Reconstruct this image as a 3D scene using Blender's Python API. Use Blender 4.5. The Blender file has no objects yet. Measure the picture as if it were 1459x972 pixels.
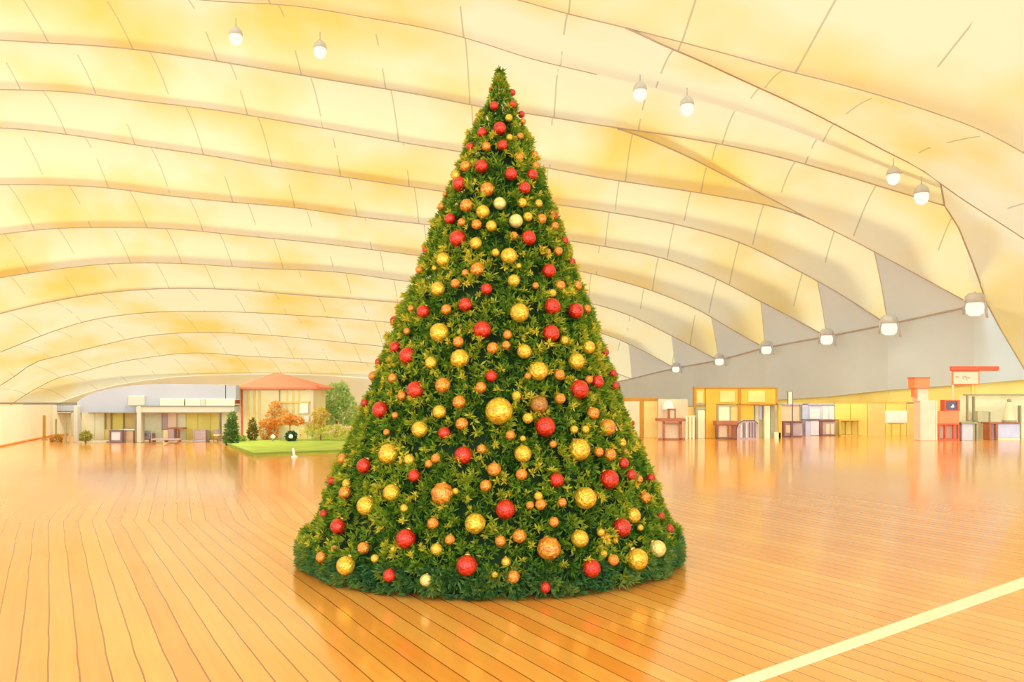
import bpy, math, random
import numpy as np
from mathutils import Vector, noise
random.seed(7); rng = np.random.default_rng(11)
scene = bpy.context.scene
COL = scene.collection
# ------------------------------------------------------------------ frame of reference
S = 1.6                      # metres per layout unit
EYE = 2.0 * S
F, CX, HOR = 1200.0, 729.5, 560.0
def W(px, py, Y):            # a point seen at (px, py) standing Y metres away
    return Vector(((px - CX) / F * Y, Y, EYE - (py - HOR) / F * Y))
def WX(px, Y): return (px - CX) / F * Y
def WZ(py, Y): return EYE - (py - HOR) / F * Y
def floorY(py): return EYE * F / (py - HOR)

def lin(c):
    return tuple(((v / 255) / 12.92 if v / 255 <= 0.04045 else ((v / 255 + 0.055) / 1.055) ** 2.4) for v in c)
ILL = (1.0, 0.92, 0.62)
def PB(r, g, b): return tuple(min(.93, v * 1.25) for v in P(r, g, b))
def P(r, g, b):
    l = lin((r, g, b))
    return tuple(min(0.93, l[i] / ILL[i]) for i in range(3))

# ------------------------------------------------------------------ materials
def nt(name):
    m = bpy.data.materials.new(name); m.use_nodes = True
    t = m.node_tree; t.nodes.clear()
    return m, t, t.nodes, t.links
def mat(name, col, rough=0.6, var=0.16, scale=1.4, metal=0.0, bump=0.0, spec=0.4):
    m, t, N, L = nt(name)
    out = N.new('ShaderNodeOutputMaterial'); b = N.new('ShaderNodeBsdfPrincipled')
    b.inputs['Roughness'].default_value = rough; b.inputs['Metallic'].default_value = metal
    b.inputs['Specular IOR Level'].default_value = spec
    L.new(b.outputs[0], out.inputs[0])
    tc = N.new('ShaderNodeTexCoord'); nz = N.new('ShaderNodeTexNoise')
    nz.inputs['Scale'].default_value = scale; nz.inputs['Detail'].default_value = 3
    L.new(tc.outputs['Object'], nz.inputs['Vector'])
    r = N.new('ShaderNodeValToRGB')
    r.color_ramp.elements[0].position = 0.3; r.color_ramp.elements[1].position = 0.7
    r.color_ramp.elements[0].color = (*[c * (1 - var) for c in col], 1)
    r.color_ramp.elements[1].color = (*[min(0.95, c * (1 + var)) for c in col], 1)
    L.new(nz.outputs['Fac'], r.inputs[0]); L.new(r.outputs[0], b.inputs['Base Color'])
    if bump:
        bp = N.new('ShaderNodeBump'); bp.inputs['Strength'].default_value = bump
        bp.inputs['Distance'].default_value = 0.05
        n2 = N.new('ShaderNodeTexNoise'); n2.inputs['Scale'].default_value = scale * 6
        L.new(tc.outputs['Object'], n2.inputs['Vector']); L.new(n2.outputs['Fac'], bp.inputs['Height'])
        L.new(bp.outputs[0], b.inputs['Normal'])
    return m
def emit(name, col, s):
    m, t, N, L = nt(name)
    out = N.new('ShaderNodeOutputMaterial'); e = N.new('ShaderNodeEmission')
    e.inputs[0].default_value = (*col, 1); e.inputs[1].default_value = s
    L.new(e.outputs[0], out.inputs[0]); return m
def leaf_mat(name, trans=0.35, tint=(1, 1, 1)):
    m, t, N, L = nt(name)
    out = N.new('ShaderNodeOutputMaterial'); a = N.new('ShaderNodeVertexColor'); a.layer_name = 'Col'
    d = N.new('ShaderNodeBsdfPrincipled'); d.inputs['Roughness'].default_value = 0.55
    d.inputs['Specular IOR Level'].default_value = 0.25
    tr = N.new('ShaderNodeBsdfTranslucent'); mx = N.new('ShaderNodeMixShader'); mx.inputs[0].default_value = trans
    L.new(a.outputs[0], d.inputs['Base Color']); L.new(a.outputs[0], tr.inputs[0])
    L.new(d.outputs[0], mx.inputs[1]); L.new(tr.outputs[0], mx.inputs[2]); L.new(mx.outputs[0], out.inputs[0])
    return m
def bauble_mat(name, c0, c1, rough, metal, scale=4.5):
    m, t, N, L = nt(name)
    out = N.new('ShaderNodeOutputMaterial'); b = N.new('ShaderNodeBsdfPrincipled')
    tc = N.new('ShaderNodeTexCoord'); nz = N.new('ShaderNodeTexNoise'); nz.inputs['Scale'].default_value = 2.6
    nz.inputs['Detail'].default_value = 4; nz.inputs['Distortion'].default_value = 1.2
    r = N.new('ShaderNodeValToRGB'); r.color_ramp.elements[0].position = 0.36; r.color_ramp.elements[1].position = 0.66
    r.color_ramp.elements[0].color = (*c0, 1); r.color_ramp.elements[1].color = (*c1, 1)
    L.new(tc.outputs['Object'], nz.inputs['Vector']); L.new(nz.outputs['Fac'], r.inputs[0])
    L.new(r.outputs[0], b.inputs['Base Color'])
    b.inputs['Roughness'].default_value = rough; b.inputs['Metallic'].default_value = metal
    b.inputs['Coat Weight'].default_value = 0.4; b.inputs['Coat Roughness'].default_value = 0.06
    bp = N.new('ShaderNodeBump'); bp.inputs['Strength'].default_value = 0.35; bp.inputs['Distance'].default_value = 0.1
    n2 = N.new('ShaderNodeTexNoise'); n2.inputs['Scale'].default_value = scale
    L.new(tc.outputs['Object'], n2.inputs['Vector']); L.new(n2.outputs['Fac'], bp.inputs['Height'])
    L.new(bp.outputs[0], b.inputs['Normal']); L.new(b.outputs[0], out.inputs[0])
    return m

def membrane_mat():
    m, t, N, L = nt('roof_membrane')
    out = N.new('ShaderNodeOutputMaterial')
    uv = N.new('ShaderNodeUVMap'); uv.uv_map = 'UVMap'
    sp = N.new('ShaderNodeSeparateXYZ'); L.new(uv.outputs[0], sp.inputs[0])
    def M(op, a, b=None, c=None):
        n = N.new('ShaderNodeMath'); n.operation = op
        for i, v in enumerate((a, b, c)):
            if v is None: continue
            if isinstance(v, (int, float)): n.inputs[i].default_value = v
            else: L.new(v, n.inputs[i])
        return n.outputs[0]
    tc = N.new('ShaderNodeTexCoord')
    # welded seams: thin darker strips at regular widths of cloth
    q = M('MULTIPLY', sp.outputs[0], 1 / 5.6)
    fr = M('FRACT', q)
    ds = M('ABSOLUTE', M('SUBTRACT', fr, 0.5))
    seam = M('LESS_THAN', ds, 0.0085)
    nb = N.new('ShaderNodeTexNoise'); nb.inputs['Scale'].default_value = 0.25; L.new(tc.outputs['Object'], nb.inputs['Vector'])
    seam = M('MULTIPLY', seam, M('MULTIPLY', M('GREATER_THAN', nb.outputs['Fac'], 0.44), 0.5))
    nz = N.new('ShaderNodeTexNoise'); nz.inputs['Scale'].default_value = 0.09; nz.inputs['Detail'].default_value = 3
    L.new(tc.outputs['Object'], nz.inputs['Vector'])
    r = N.new('ShaderNodeValToRGB')
    r.color_ramp.elements[0].position = 0.33; r.color_ramp.elements[1].position = 0.56
    r.color_ramp.elements[0].color = (0.86, 0.66, 0.22, 1); r.color_ramp.elements[1].color = (0.86, 0.82, 0.64, 1)
    L.new(nz.outputs['Fac'], r.inputs[0])
    mx = N.new('ShaderNodeMix'); mx.data_type = 'RGBA'
    L.new(seam, mx.inputs[0]); L.new(r.outputs[0], mx.inputs[6]); mx.inputs[7].default_value = (0.32, 0.27, 0.2, 1)
    d = N.new('ShaderNodeBsdfDiffuse'); L.new(mx.outputs[2], d.inputs[0])
    tr = N.new('ShaderNodeBsdfTranslucent'); L.new(mx.outputs[2], tr.inputs[0])
    ms = N.new('ShaderNodeMixShader'); ms.inputs[0].default_value = 0.45
    L.new(d.outputs[0], ms.inputs[1]); L.new(tr.outputs[0], ms.inputs[2]); L.new(ms.outputs[0], out.inputs[0])
    return m

def floor_mat():
    m, t, N, L = nt('floor_boards')
    out = N.new('ShaderNodeOutputMaterial'); b = N.new('ShaderNodeBsdfPrincipled')
    g = N.new('ShaderNodeNewGeometry'); sp = N.new('ShaderNodeSeparateXYZ'); L.new(g.outputs['Position'], sp.inputs[0])
    def M(op, a, b=None, c=None):
        n = N.new('ShaderNodeMath'); n.operation = op
        for i, v in enumerate((a, b, c)):
            if v is None: continue
            if isinstance(v, (int, float)): n.inputs[i].default_value = v
            else: L.new(v, n.inputs[i])
        return n.outputs[0]
    x, y = sp.outputs[0], sp.outputs[1]
    # boards run straight near the front and turn slightly further in
    Yb = 13.2 * S
    near = M('MINIMUM', y, Yb); far = M('MAXIMUM', M('SUBTRACT', y, Yb), 0.0)
    c = M('ADD', x, M('ADD', M('MULTIPLY', near, 0.55), M('MULTIPLY', far, 0.40)))
    wob = N.new('ShaderNodeTexNoise'); wob.inputs['Scale'].default_value = 0.35; L.new(g.outputs['Position'], wob.inputs['Vector'])
    c = M('ADD', c, M('MULTIPLY', M('SUBTRACT', wob.outputs['Fac'], 0.5), 0.10))
    q = M('DIVIDE', c, 0.224 * S)
    fr = M('FRACT', q); idx = M('FLOOR', q)
    dist = M('MINIMUM', fr, M('SUBTRACT', 1.0, fr))
    gap = M('LESS_THAN', dist, 0.03)
    wn = N.new('ShaderNodeTexWhiteNoise'); wn.noise_dimensions = '1D'; L.new(idx, wn.inputs['W'])
    cmb = N.new('ShaderNodeCombineXYZ'); L.new(M('MULTIPLY', q, 2.5), cmb.inputs[0]); L.new(M('MULTIPLY', y, 0.35), cmb.inputs[1])
    gr = N.new('ShaderNodeTexNoise'); gr.inputs['Scale'].default_value = 1.0; gr.inputs['Detail'].default_value = 4
    L.new(cmb.outputs[0], gr.inputs['Vector'])
    bl = N.new('ShaderNodeTexNoise'); bl.inputs['Scale'].default_value = 0.22; bl.inputs['Detail'].default_value = 2
    L.new(g.outputs['Position'], bl.inputs['Vector'])
    f = M('ADD', M('MULTIPLY', wn.outputs[0], 0.25), M('ADD', M('MULTIPLY', gr.outputs['Fac'], 0.35), M('MULTIPLY', bl.outputs['Fac'], 0.5)))
    r = N.new('ShaderNodeValToRGB')
    r.color_ramp.elements[0].position = 0.32; r.color_ramp.elements[1].position = 0.75
    r.color_ramp.elements[0].color = (0.86, 0.28, 0.035, 1); r.color_ramp.elements[1].color = (0.95, 0.48, 0.11, 1)
    L.new(f, r.inputs[0])
    mx = N.new('ShaderNodeMix'); mx.data_type = 'RGBA'; L.new(M('MULTIPLY', gap, 0.9), mx.inputs[0])
    L.new(r.outputs[0], mx.inputs[6]); mx.inputs[7].default_value = (0.27, 0.055, 0.01, 1)
    L.new(mx.outputs[2], b.inputs['Base Color'])
    b.inputs['Roughness'].default_value = 0.2; b.inputs['Specular IOR Level'].default_value = 0.55
    b.inputs['Coat Weight'].default_value = 0.5; b.inputs['Coat Roughness'].default_value = 0.1
    L.new(b.outputs[0], out.inputs[0]); return m

MM = membrane_mat()
def shaded_membrane_mat():  # roof cloth of the gussets, their shade painted in as a greyer colour
    m, t, N, L = nt('membrane_shaded_grey')
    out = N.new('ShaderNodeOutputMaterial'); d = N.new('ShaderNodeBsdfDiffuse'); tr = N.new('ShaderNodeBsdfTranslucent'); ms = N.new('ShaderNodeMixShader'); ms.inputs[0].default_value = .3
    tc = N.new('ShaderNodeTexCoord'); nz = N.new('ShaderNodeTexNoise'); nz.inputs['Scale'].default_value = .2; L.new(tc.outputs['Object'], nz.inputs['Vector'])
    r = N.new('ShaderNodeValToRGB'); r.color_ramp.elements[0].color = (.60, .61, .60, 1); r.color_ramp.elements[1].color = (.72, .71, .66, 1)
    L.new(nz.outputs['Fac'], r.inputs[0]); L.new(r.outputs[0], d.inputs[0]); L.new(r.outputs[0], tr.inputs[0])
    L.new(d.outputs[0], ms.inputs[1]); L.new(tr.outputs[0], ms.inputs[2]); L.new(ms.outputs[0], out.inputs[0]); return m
MSHADE = shaded_membrane_mat()
M_RIB = mat('seam_cord', P(190, 168, 128), 0.8, 0.1)
M_FLOOR = floor_mat()

# ------------------------------------------------------------------ objects
def tag(o, label=None, cat=None, group=None, kind=None):
    if label: o['label'] = label
    if cat: o['category'] = cat
    if group: o['group'] = group
    if kind: o['kind'] = kind
    return o
def thing(name, label, cat, loc, group=None):
    o = bpy.data.objects.new(name, None); COL.objects.link(o); o.location = loc; o.empty_display_size = 0.2
    o['_b'] = 0; del o['_b']
    return tag(o, label, cat, group)
def rootloc(o):
    l = Vector((0, 0, 0))
    while o is not None:
        l = l + Vector(o.location); o = o.parent
    return l
def link_mesh(name, verts, faces, m, parent=None, smooth=False, loc=None):
    me = bpy.data.meshes.new(name)
    off = rootloc(parent) if parent else Vector(loc or (0, 0, 0))
    vs = [(v[0] - off.x, v[1] - off.y, v[2] - off.z) for v in verts]
    me.from_pydata(vs, [], faces); me.materials.append(m)
    if smooth: me.polygons.foreach_set('use_smooth', [True] * len(me.polygons))
    me.update()
    o = bpy.data.objects.new(name, me); COL.objects.link(o)
    if parent: o.parent = parent
    elif loc: o.location = loc
    return o

class MB:
    def __init__(s): s.v = []; s.f = []
    def add(s, vs, fs):
        n = len(s.v); s.v += [tuple(v) for v in vs]; s.f += [tuple(i + n for i in f) for f in fs]; return s
    def box(s, x0, x1, y0, y1, z0, z1):
        e = 0.12 * min(abs(x1 - x0), abs(y1 - y0), abs(z1 - z0)); e = min(e, 0.03)   # eased edges
        vs = []
        for (a, za) in ((e, z0), (0, z0 + e), (0, z1 - e), (e, z1)):
            xa, xb, ya, yb = x0 + a, x1 - a, y0 + a, y1 - a
            c = e
            vs += [(xa + c, ya, za), (xb - c, ya, za), (xb, ya + c, za), (xb, yb - c, za),
                   (xb - c, yb, za), (xa + c, yb, za), (xa, yb - c, za), (xa, ya + c, za)]
        fs = [tuple(range(7, -1, -1)), tuple(range(24, 32))]
        for k in range(3):
            for i in range(8):
                j = (i + 1) % 8; fs.append((k * 8 + i, k * 8 + j, k * 8 + 8 + j, k * 8 + 8 + i))
        return s.add(vs, fs)
    def pbox(s, px0, py0, px1, py1, Y, d):
        """box whose front face stands Y metres away and shows between these picture coordinates"""
        return s.box(WX(px0, Y), WX(px1, Y), Y, Y + d, WZ(py1, Y), WZ(py0, Y))
    def prism(s, pts, y0, y1):            # outline of (x, z), extruded in depth
        n = len(pts)
        vs = [(x, y0, z) for x, z in pts] + [(x, y1, z) for x, z in pts]
        fs = [tuple(range(n)), tuple(range(2 * n - 1, n - 1, -1))]
        for i in range(n):
            j = (i + 1) % n; fs.append((i, n + i, n + j, j))
        return s.add(vs, fs)
    def tube(s, pts, r, n=8):
        pts = [Vector(p) for p in pts]; rs = r if isinstance(r, (list, tuple)) else [r] * len(pts)
        vs, fs = [], []
        for i, p in enumerate(pts):
            d = (pts[min(i + 1, len(pts) - 1)] - pts[max(i - 1, 0)])
            d = d.normalized() if d.length > 1e-9 else Vector((0, 0, 1))
            a = d.cross(Vector((0, 0, 1)));
            if a.length < 1e-3: a = Vector((1, 0, 0))
            a.normalize(); b = d.cross(a)
            for k in range(n):
                t = 2 * math.pi * k / n; vs.append(p + (a * math.cos(t) + b * math.sin(t)) * rs[i])
        for i in range(len(pts) - 1):
            for k in range(n):
                l = (k + 1) % n; fs.append((i * n + k, i * n + l, i * n + n + l, i * n + n + k))
        fs.append(tuple(range(n - 1, -1, -1))); fs.append(tuple(range((len(pts) - 1) * n, len(pts) * n)))
        return s.add(vs, fs)
    def lathe(s, c, prof, n=24, ribs=0, ra=0.0):     # prof: (r, z)
        vs, fs = [], []
        for r, z in prof:
            for k in range(n):
                t = 2 * math.pi * k / n; q = r * (1 + ra * math.cos(ribs * t))
                vs.append((c[0] + q * math.cos(t), c[1] + q * math.sin(t), c[2] + z))
        for i in range(len(prof) - 1):
            for k in range(n):
                l = (k + 1) % n; fs.append((i * n + k, i * n + l, i * n + n + l, i * n + n + k))
        fs.append(tuple(range(n - 1, -1, -1))); fs.append(tuple(range((len(prof) - 1) * n, len(prof) * n)))
        return s.add(vs, fs)
    def build(s, name, m, parent=None, smooth=False, loc=None):
        return link_mesh(name, s.v, s.f, m, parent, smooth, loc)
def struct(o): o['kind'] = 'structure'; return o

# ------------------------------------------------------------------ camera, world, sun
cam = bpy.data.cameras.new('camera'); co = bpy.data.objects.new('camera', cam); COL.objects.link(co)
co.location = (0, 0, EYE); co.rotation_euler = (math.pi / 2, 0, 0)
cam.sensor_width = 36; cam.lens = F / 1459 * 36; cam.shift_y = (HOR - 486) / 1459
cam.clip_end = 2000; scene.camera = co
wd = bpy.data.worlds.new('sky'); scene.world = wd; wd.use_nodes = True
bg = wd.node_tree.nodes['Background']; WN, WL = wd.node_tree.nodes, wd.node_tree.links
# soft sky, plus added front fill from behind the viewer, hall left open there
wg = WN.new('ShaderNodeTexCoord'); wx = WN.new('ShaderNodeSeparateXYZ'); WL.new(wg.outputs['Generated'], wx.inputs[0])
wm = WN.new('ShaderNodeMapRange'); wm.inputs[1].default_value = 0.25; wm.inputs[2].default_value = -1.0; wm.inputs[3].default_value = 0.5; wm.inputs[4].default_value = 3.6
WL.new(wx.outputs[1], wm.inputs[0]); WL.new(wm.outputs[0], bg.inputs[1])
wc = WN.new('ShaderNodeValToRGB'); wc.color_ramp.elements[0].color = (0.78, 0.94, 0.94, 1); wc.color_ramp.elements[1].color = (0.88, 1.0, 0.92, 1)
wr = WN.new('ShaderNodeMapRange'); wr.inputs[1].default_value = 0.2; wr.inputs[2].default_value = -0.8; WL.new(wx.outputs[1], wr.inputs[0]); WL.new(wr.outputs[0], wc.inputs[0]); WL.new(wc.outputs[0], bg.inputs[0])
sl = bpy.data.lights.new('sun', 'SUN'); so = bpy.data.objects.new('sun', sl); COL.objects.link(so)
sl.energy = 3.1; sl.color = (1.0, 0.91, 0.50); sl.angle = math.radians(14)
so.rotation_euler = Vector((0.38, -0.85, -0.36)).to_track_quat('-Z', 'Y').to_euler(); so.location = (-30, 60, 60)
scene.view_settings.view_transform = 'Standard'; scene.view_settings.look = 'None'
scene.view_settings.gamma = 1; scene.view_settings.use_curve_mapping = False
scene.view_settings.exposure = 0.17

# ------------------------------------------------------------------ floor
mb = MB(); mb.add([(-110, -25, 0), (110, -25, 0), (110, 170, 0), (-110, 170, 0), (-110, -25, -.3), (110, -25, -.3), (110, 170, -.3), (-110, 170, -.3)],
                  [(0, 1, 2, 3), (7, 6, 5, 4), (0, 4, 5, 1), (1, 5, 6, 2), (2, 6, 7, 3), (3, 7, 4, 0)])
struct(mb.build('floor', M_FLOOR))
# pale line taped across the boards, front right
def fl(px, py): Y = floorY(py); return Vector((WX(px, Y), Y, 0))
a0, a1 = fl(1016, 980), fl(1500, 808); b0, b1 = fl(1058, 980), fl(1500, 823)
a1 = a1 + (a1 - a0) * 1.6; b1 = b1 + (b1 - b0) * 1.6
a0 = a0 - (a1 - a0) * .1; b0 = b0 - (b1 - b0) * .1
up = Vector((0, 0, 0.006))
mb = MB(); mb.add([a0, a1, b1, b0, a0 + up, a1 + up, b1 + up, b0 + up], [(4, 7, 6, 5), (0, 1, 5, 4), (1, 2, 6, 5), (2, 3, 7, 6), (3, 0, 4, 7)])
tag(mb.build('floor_line', mat('line_paint', P(255, 236, 175), 0.45, 0.05)), 'cream line running diagonally over the orange boards, front right', 'floor line')

# ------------------------------------------------------------------ roof
class Curve:
    def __init__(s, pts, depth):
        s.x = np.array([p[0] for p in pts], float); s.y = np.array([p[1] for p in pts], float)
        s.d = depth
        h = np.diff(s.x); dl = np.diff(s.y) / h; m = np.zeros(len(s.x)); m[0] = dl[0]; m[-1] = dl[-1]
        for i in range(1, len(m) - 1): m[i] = (dl[i - 1] * h[i] + dl[i] * h[i - 1]) / (h[i - 1] + h[i])
        s.m = m
    def yy(s, x):
        i = int(np.clip(np.searchsorted(s.x, x) - 1, 0, len(s.x) - 2)); h = s.x[i + 1] - s.x[i]; t = (x - s.x[i]) / h
        if t < 0: return s.y[0] + s.m[0] * (x - s.x[0])
        if t > 1: return s.y[-1] + s.m[-1] * (x - s.x[-1])
        return ((2 * t**3 - 3 * t**2 + 1) * s.y[i] + (t**3 - 2 * t**2 + t) * h * s.m[i] + (-2 * t**3 + 3 * t**2) * s.y[i + 1] + (t**3 - t**2) * h * s.m[i + 1])
    def pt(s, x):
        d = s.d(x) if callable(s.d) else s.d
        return W(x, s.yy(x), d * S)
def ramp(x0, d0, x1, d1):
    def f(x):
        t = min(1, max(0, (x - x0) / (x1 - x0))); t = t * t * (3 - 2 * t); return d0 + (d1 - d0) * t
    return f
DZ, DL, DB, DC, DD, DE, DF, DG, DH, DI, DJ, DK = 26, 30.5, 35, 39, 43, 47.5, 52.5, 58, 64.5, 72, 80, 88
Zp = [(-500, -150), (0, -110), (400, -75), (600, -35), (740, 0), (800, 17), (890, 39)]
Z = Curve(Zp + [(960, 57), (1040, 78), (1118, 100), (1190, 118), (1326, 159), (1399, 186), (1459, 218), (1600, 320), (1720, 440)], DZ)
A = Curve(Zp + [(945, 64), (1010, 92), (1027, 100), (1154, 159), (1250, 209), (1331, 254), (1340, 261), (1459, 340), (1600, 440), (1700, 520)], ramp(890, DZ, 1340, 34))
Lc = Curve([(-500, -70), (0, -40), (150, -18), (290, 0), (435, 10), (512, 23), (633, 46), (690, 62), (745, 80), (850, 106), (950, 131), (1100, 175), (1250, 234), (1339, 268)], ramp(850, DL, 1339, 34.2))
Bp = [(-500, 55), (-150, 50), (48, 60), (169, 68), (276, 82), (387, 100), (483, 116), (599, 135), (686, 152), (760, 163), (860, 179)]
B = Curve(Bp + [(969, 195), (1095, 220), (1186, 245), (1295, 278), (1346, 293)], ramp(860, DB, 1346, 35.3))
B2p = [(1154, 312), (1218, 344), (1300, 388), (1388, 436)]
B2 = Curve(Bp + [(887, 186), (969, 218), (1041, 254), (1100, 284)] + B2p, ramp(870, DB, 1150, DC))
C = Curve([(-500, 150), (-150, 130), (24, 128), (97, 131), (193, 143), (309, 157), (411, 174), (508, 191), (580, 204), (667, 218), (860, 254), (1032, 281)] + [(1110, 297)] + B2p, DC)
D = Curve([(-500, 205), (-150, 184), (29, 184), (106, 193), (203, 208), (300, 222), (387, 237), (483, 251), (633, 273), (860, 301), (973, 322), (1050, 344), (1136, 385), (1200, 421), (1265, 463)], DD)
E = Curve([(-500, 300), (-150, 272), (24, 263), (155, 268), (232, 278), (329, 288), (411, 295), (512, 309), (609, 320), (860, 351), (941, 367), (1014, 394), (1073, 424), (1125, 451), (1178, 480)], DE)
Fc = Curve([(-500, 430), (-150, 355), (0, 334), (73, 326), (155, 324), (242, 326), (348, 336), (450, 346), (595, 364), (860, 394), (955, 424), (996, 442), (1040, 468), (1090, 496)], DF)
G = Curve([(-500, 520), (-150, 430), (0, 396), (77, 384), (155, 376), (242, 375), (363, 382), (483, 388), (580, 401), (760, 419), (860, 437), (896, 449), (950, 475), (1024, 514)], DG)
H = Curve([(-500, 600), (-150, 495), (0, 447), (73, 430), (145, 418), (218, 412), (314, 412), (435, 421), (575, 432), (760, 456), (880, 483), (920, 502), (962, 525)], DH)
I = Curve([(-500, 660), (-150, 560), (0, 502), (82, 470), (126, 457), (193, 447), (309, 444), (435, 450), (551, 459), (700, 480), (800, 504), (900, 540)], DI)
J = Curve([(-300, 660), (-60, 580), (20, 537), (45, 519), (86, 507), (137, 494), (200, 480), (274, 474), (400, 479), (490, 488), (600, 500), (700, 516), (860, 548)], DJ)
K = Curve([(-300, 680), (-20, 600), (51, 554), (79, 540), (113, 531), (160, 518), (206, 510), (274, 503), (360, 508), (450, 512), (560, 520), (700, 536), (820, 556)], DK)
R = Curve([(-300, 700), (0, 620), (80, 575), (150, 552), (220, 540), (340, 533), (450, 534), (560, 542), (700, 556), (790, 572)], 95.95)
rv, rf, ruv = [], [], []
def bump(s, pk=0.62): return (s ** pk) * (1 - s) * 2.2
def surf(fn, nu, nv, uvf):
    n0 = len(rv)
    for i in range(nu + 1):
        for j in range(nv + 1):
            rv.append(tuple(fn(i / nu, j / nv))); ruv.append(uvf(i / nu, j / nv))
    for i in range(nu):
        for j in range(nv):
            a = n0 + i * (nv + 1) + j; rf.append((a, a + 1, a + nv + 2, a + nv + 1))
def panel(c1, x10, x11, c2, x20, x21, h=0.2, nu=90, nv=10, e=.5):
    def fn(u, s):
        p, q = c1.pt(x10 + (x11 - x10) * u), c2.pt(x20 + (x21 - x20) * u)
        r = p.lerp(q, s); r.z += bump(s) * h * (1 + e * u ** 10) * (q - p).length; return r
    def uvf(u, s):
        p, q = c1.pt(x10 + (x11 - x10) * u), c2.pt(x20 + (x21 - x20) * u)
        return (p.lerp(q, s).x, s)
    surf(fn, nu, nv, uvf)
    return lambda s: fn(1.0, s)
def gusset(c1, xb, xf, fold, nu=14, nv=14):   # side cloth between a ridge running to its foot and the fold to the next foot
    def fn(u, s):
        p = c1.pt(xb + (xf - xb) * u); q = fold(u)
        r = p.lerp(q, s); r.z += 0.10 * (1 - u) * math.sin(math.pi * s) * (p - q).length; return r
    surf(fn, nu, nv, lambda u, s: (0, s))
X0 = -450
# overhead bay reaching back over the viewer
def overhead(u, s):
    p = Vector((-60 + 130 * u, -12 * S, 15.5 * S - 7 * S * (2 * u - 1) ** 2)); q = Z.pt(X0 + (1720 - X0) * u)
    r = p.lerp(q, s); r.z += 1.1 * S * math.sin(math.pi * s); return r
surf(overhead, 60, 16, lambda u, s: (overhead(u, s).x, s))
panel(Z, X0, 1720, A, X0, 1700, 0.1)
f = panel(A, X0, 1340, Lc, X0, 1339, 0.1)
panel(Lc, X0, 1339, B, X0, 1346, 0.2)
edgeB = panel(B, X0, 1346, B2, X0, 1388, 0.2)
panel(B2, X0, 1160, C, X0, 1160, 0.28)
foldC = panel(C, X0, 1218, D, X0, 1265, 0.3)
foldD = panel(D, X0, 1141, E, X0, 1178, 0.3)
foldE = panel(E, X0, 1073, Fc, X0, 1090, 0.3)
foldF = panel(Fc, X0, 991, G, X0, 1024, 0.3)
foldG = panel(G, X0, 941, H, X0, 962, 0.3)
foldH = panel(H, X0, 890, I, X0, 900, 0.16)
panel(I, X0, 900, J, -290, 860, 0.14, e=-1); panel(J, -290, 860, K, -290, 820, 0.12, e=-1); panel(K, -290, 820, R, -290, 790, 0.1, e=-1)
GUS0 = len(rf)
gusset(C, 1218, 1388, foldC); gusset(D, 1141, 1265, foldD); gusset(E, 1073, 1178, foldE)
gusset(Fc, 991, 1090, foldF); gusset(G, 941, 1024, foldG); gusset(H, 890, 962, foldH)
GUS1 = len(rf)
# near side cloth: from the kink in the ridge down to the first foot and on to the ground
kink, footC = A.pt(1340), C.pt(1388)
sidefold = [W(x, y, d * S) for x, y, d in ((1340, 261, 34), (1346, 293, 35.3), (1366, 325, 36), (1385, 372, 37), (1397, 405, 38.3), (1404, 428, 38.8), (1426, 470, 38.5), (1459, 525, 38), (1500, 590, 37), (1535, 640, 36.5))]
def polyat(ps, t):
    L_ = [0]
    for i in range(1, len(ps)): L_.append(L_[-1] + (ps[i] - ps[i - 1]).length)
    d = t * L_[-1]
    for i in range(1, len(ps)):
        if d <= L_[i] + 1e-9: return ps[i - 1].lerp(ps[i], (d - L_[i - 1]) / (L_[i] - L_[i - 1]))
    return ps[-1]
aext = [A.pt(x) for x in (1340, 1380, 1459, 1530, 1600, 1700)] + [W(1790, 600, 33 * S), W(1830, 660, 32 * S)]
surf(lambda u, s: polyat(sidefold, u).lerp(polyat(aext, u), s) + Vector((0, 0, 0.5 * S * math.sin(math.pi * s) * math.sin(math.pi * u))), 30, 12, lambda u, s: (0, s))
# cloth from the upper fold down to the first foot
foldS = lambda t: polyat([W(1346, 293, 35.3 * S), W(1366, 325, 36 * S), W(1385, 372, 37 * S), W(1397, 405, 38.3 * S), W(1404, 428, 38.8 * S)], t)
surf(lambda u, s: edgeB(u).lerp(foldS(u), s), 30, 4, lambda u, s: (0, s))
me = bpy.data.meshes.new('ceiling'); me.from_pydata(rv, [], rf); me.materials.append(MM); me.materials.append(MSHADE)
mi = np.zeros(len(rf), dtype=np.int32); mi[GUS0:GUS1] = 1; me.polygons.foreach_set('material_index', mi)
uvl = me.uv_layers.new(name='UVMap'); li = np.zeros(len(me.loops), int); me.loops.foreach_get('vertex_index', li)
uvl.data.foreach_set('uv', np.array(ruv, dtype=np.float32)[li].ravel())
me.polygons.foreach_set('use_smooth', [True] * len(me.polygons)); me.update()
oc = bpy.data.objects.new('ceiling', me); COL.objects.link(oc); struct(oc)
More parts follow.
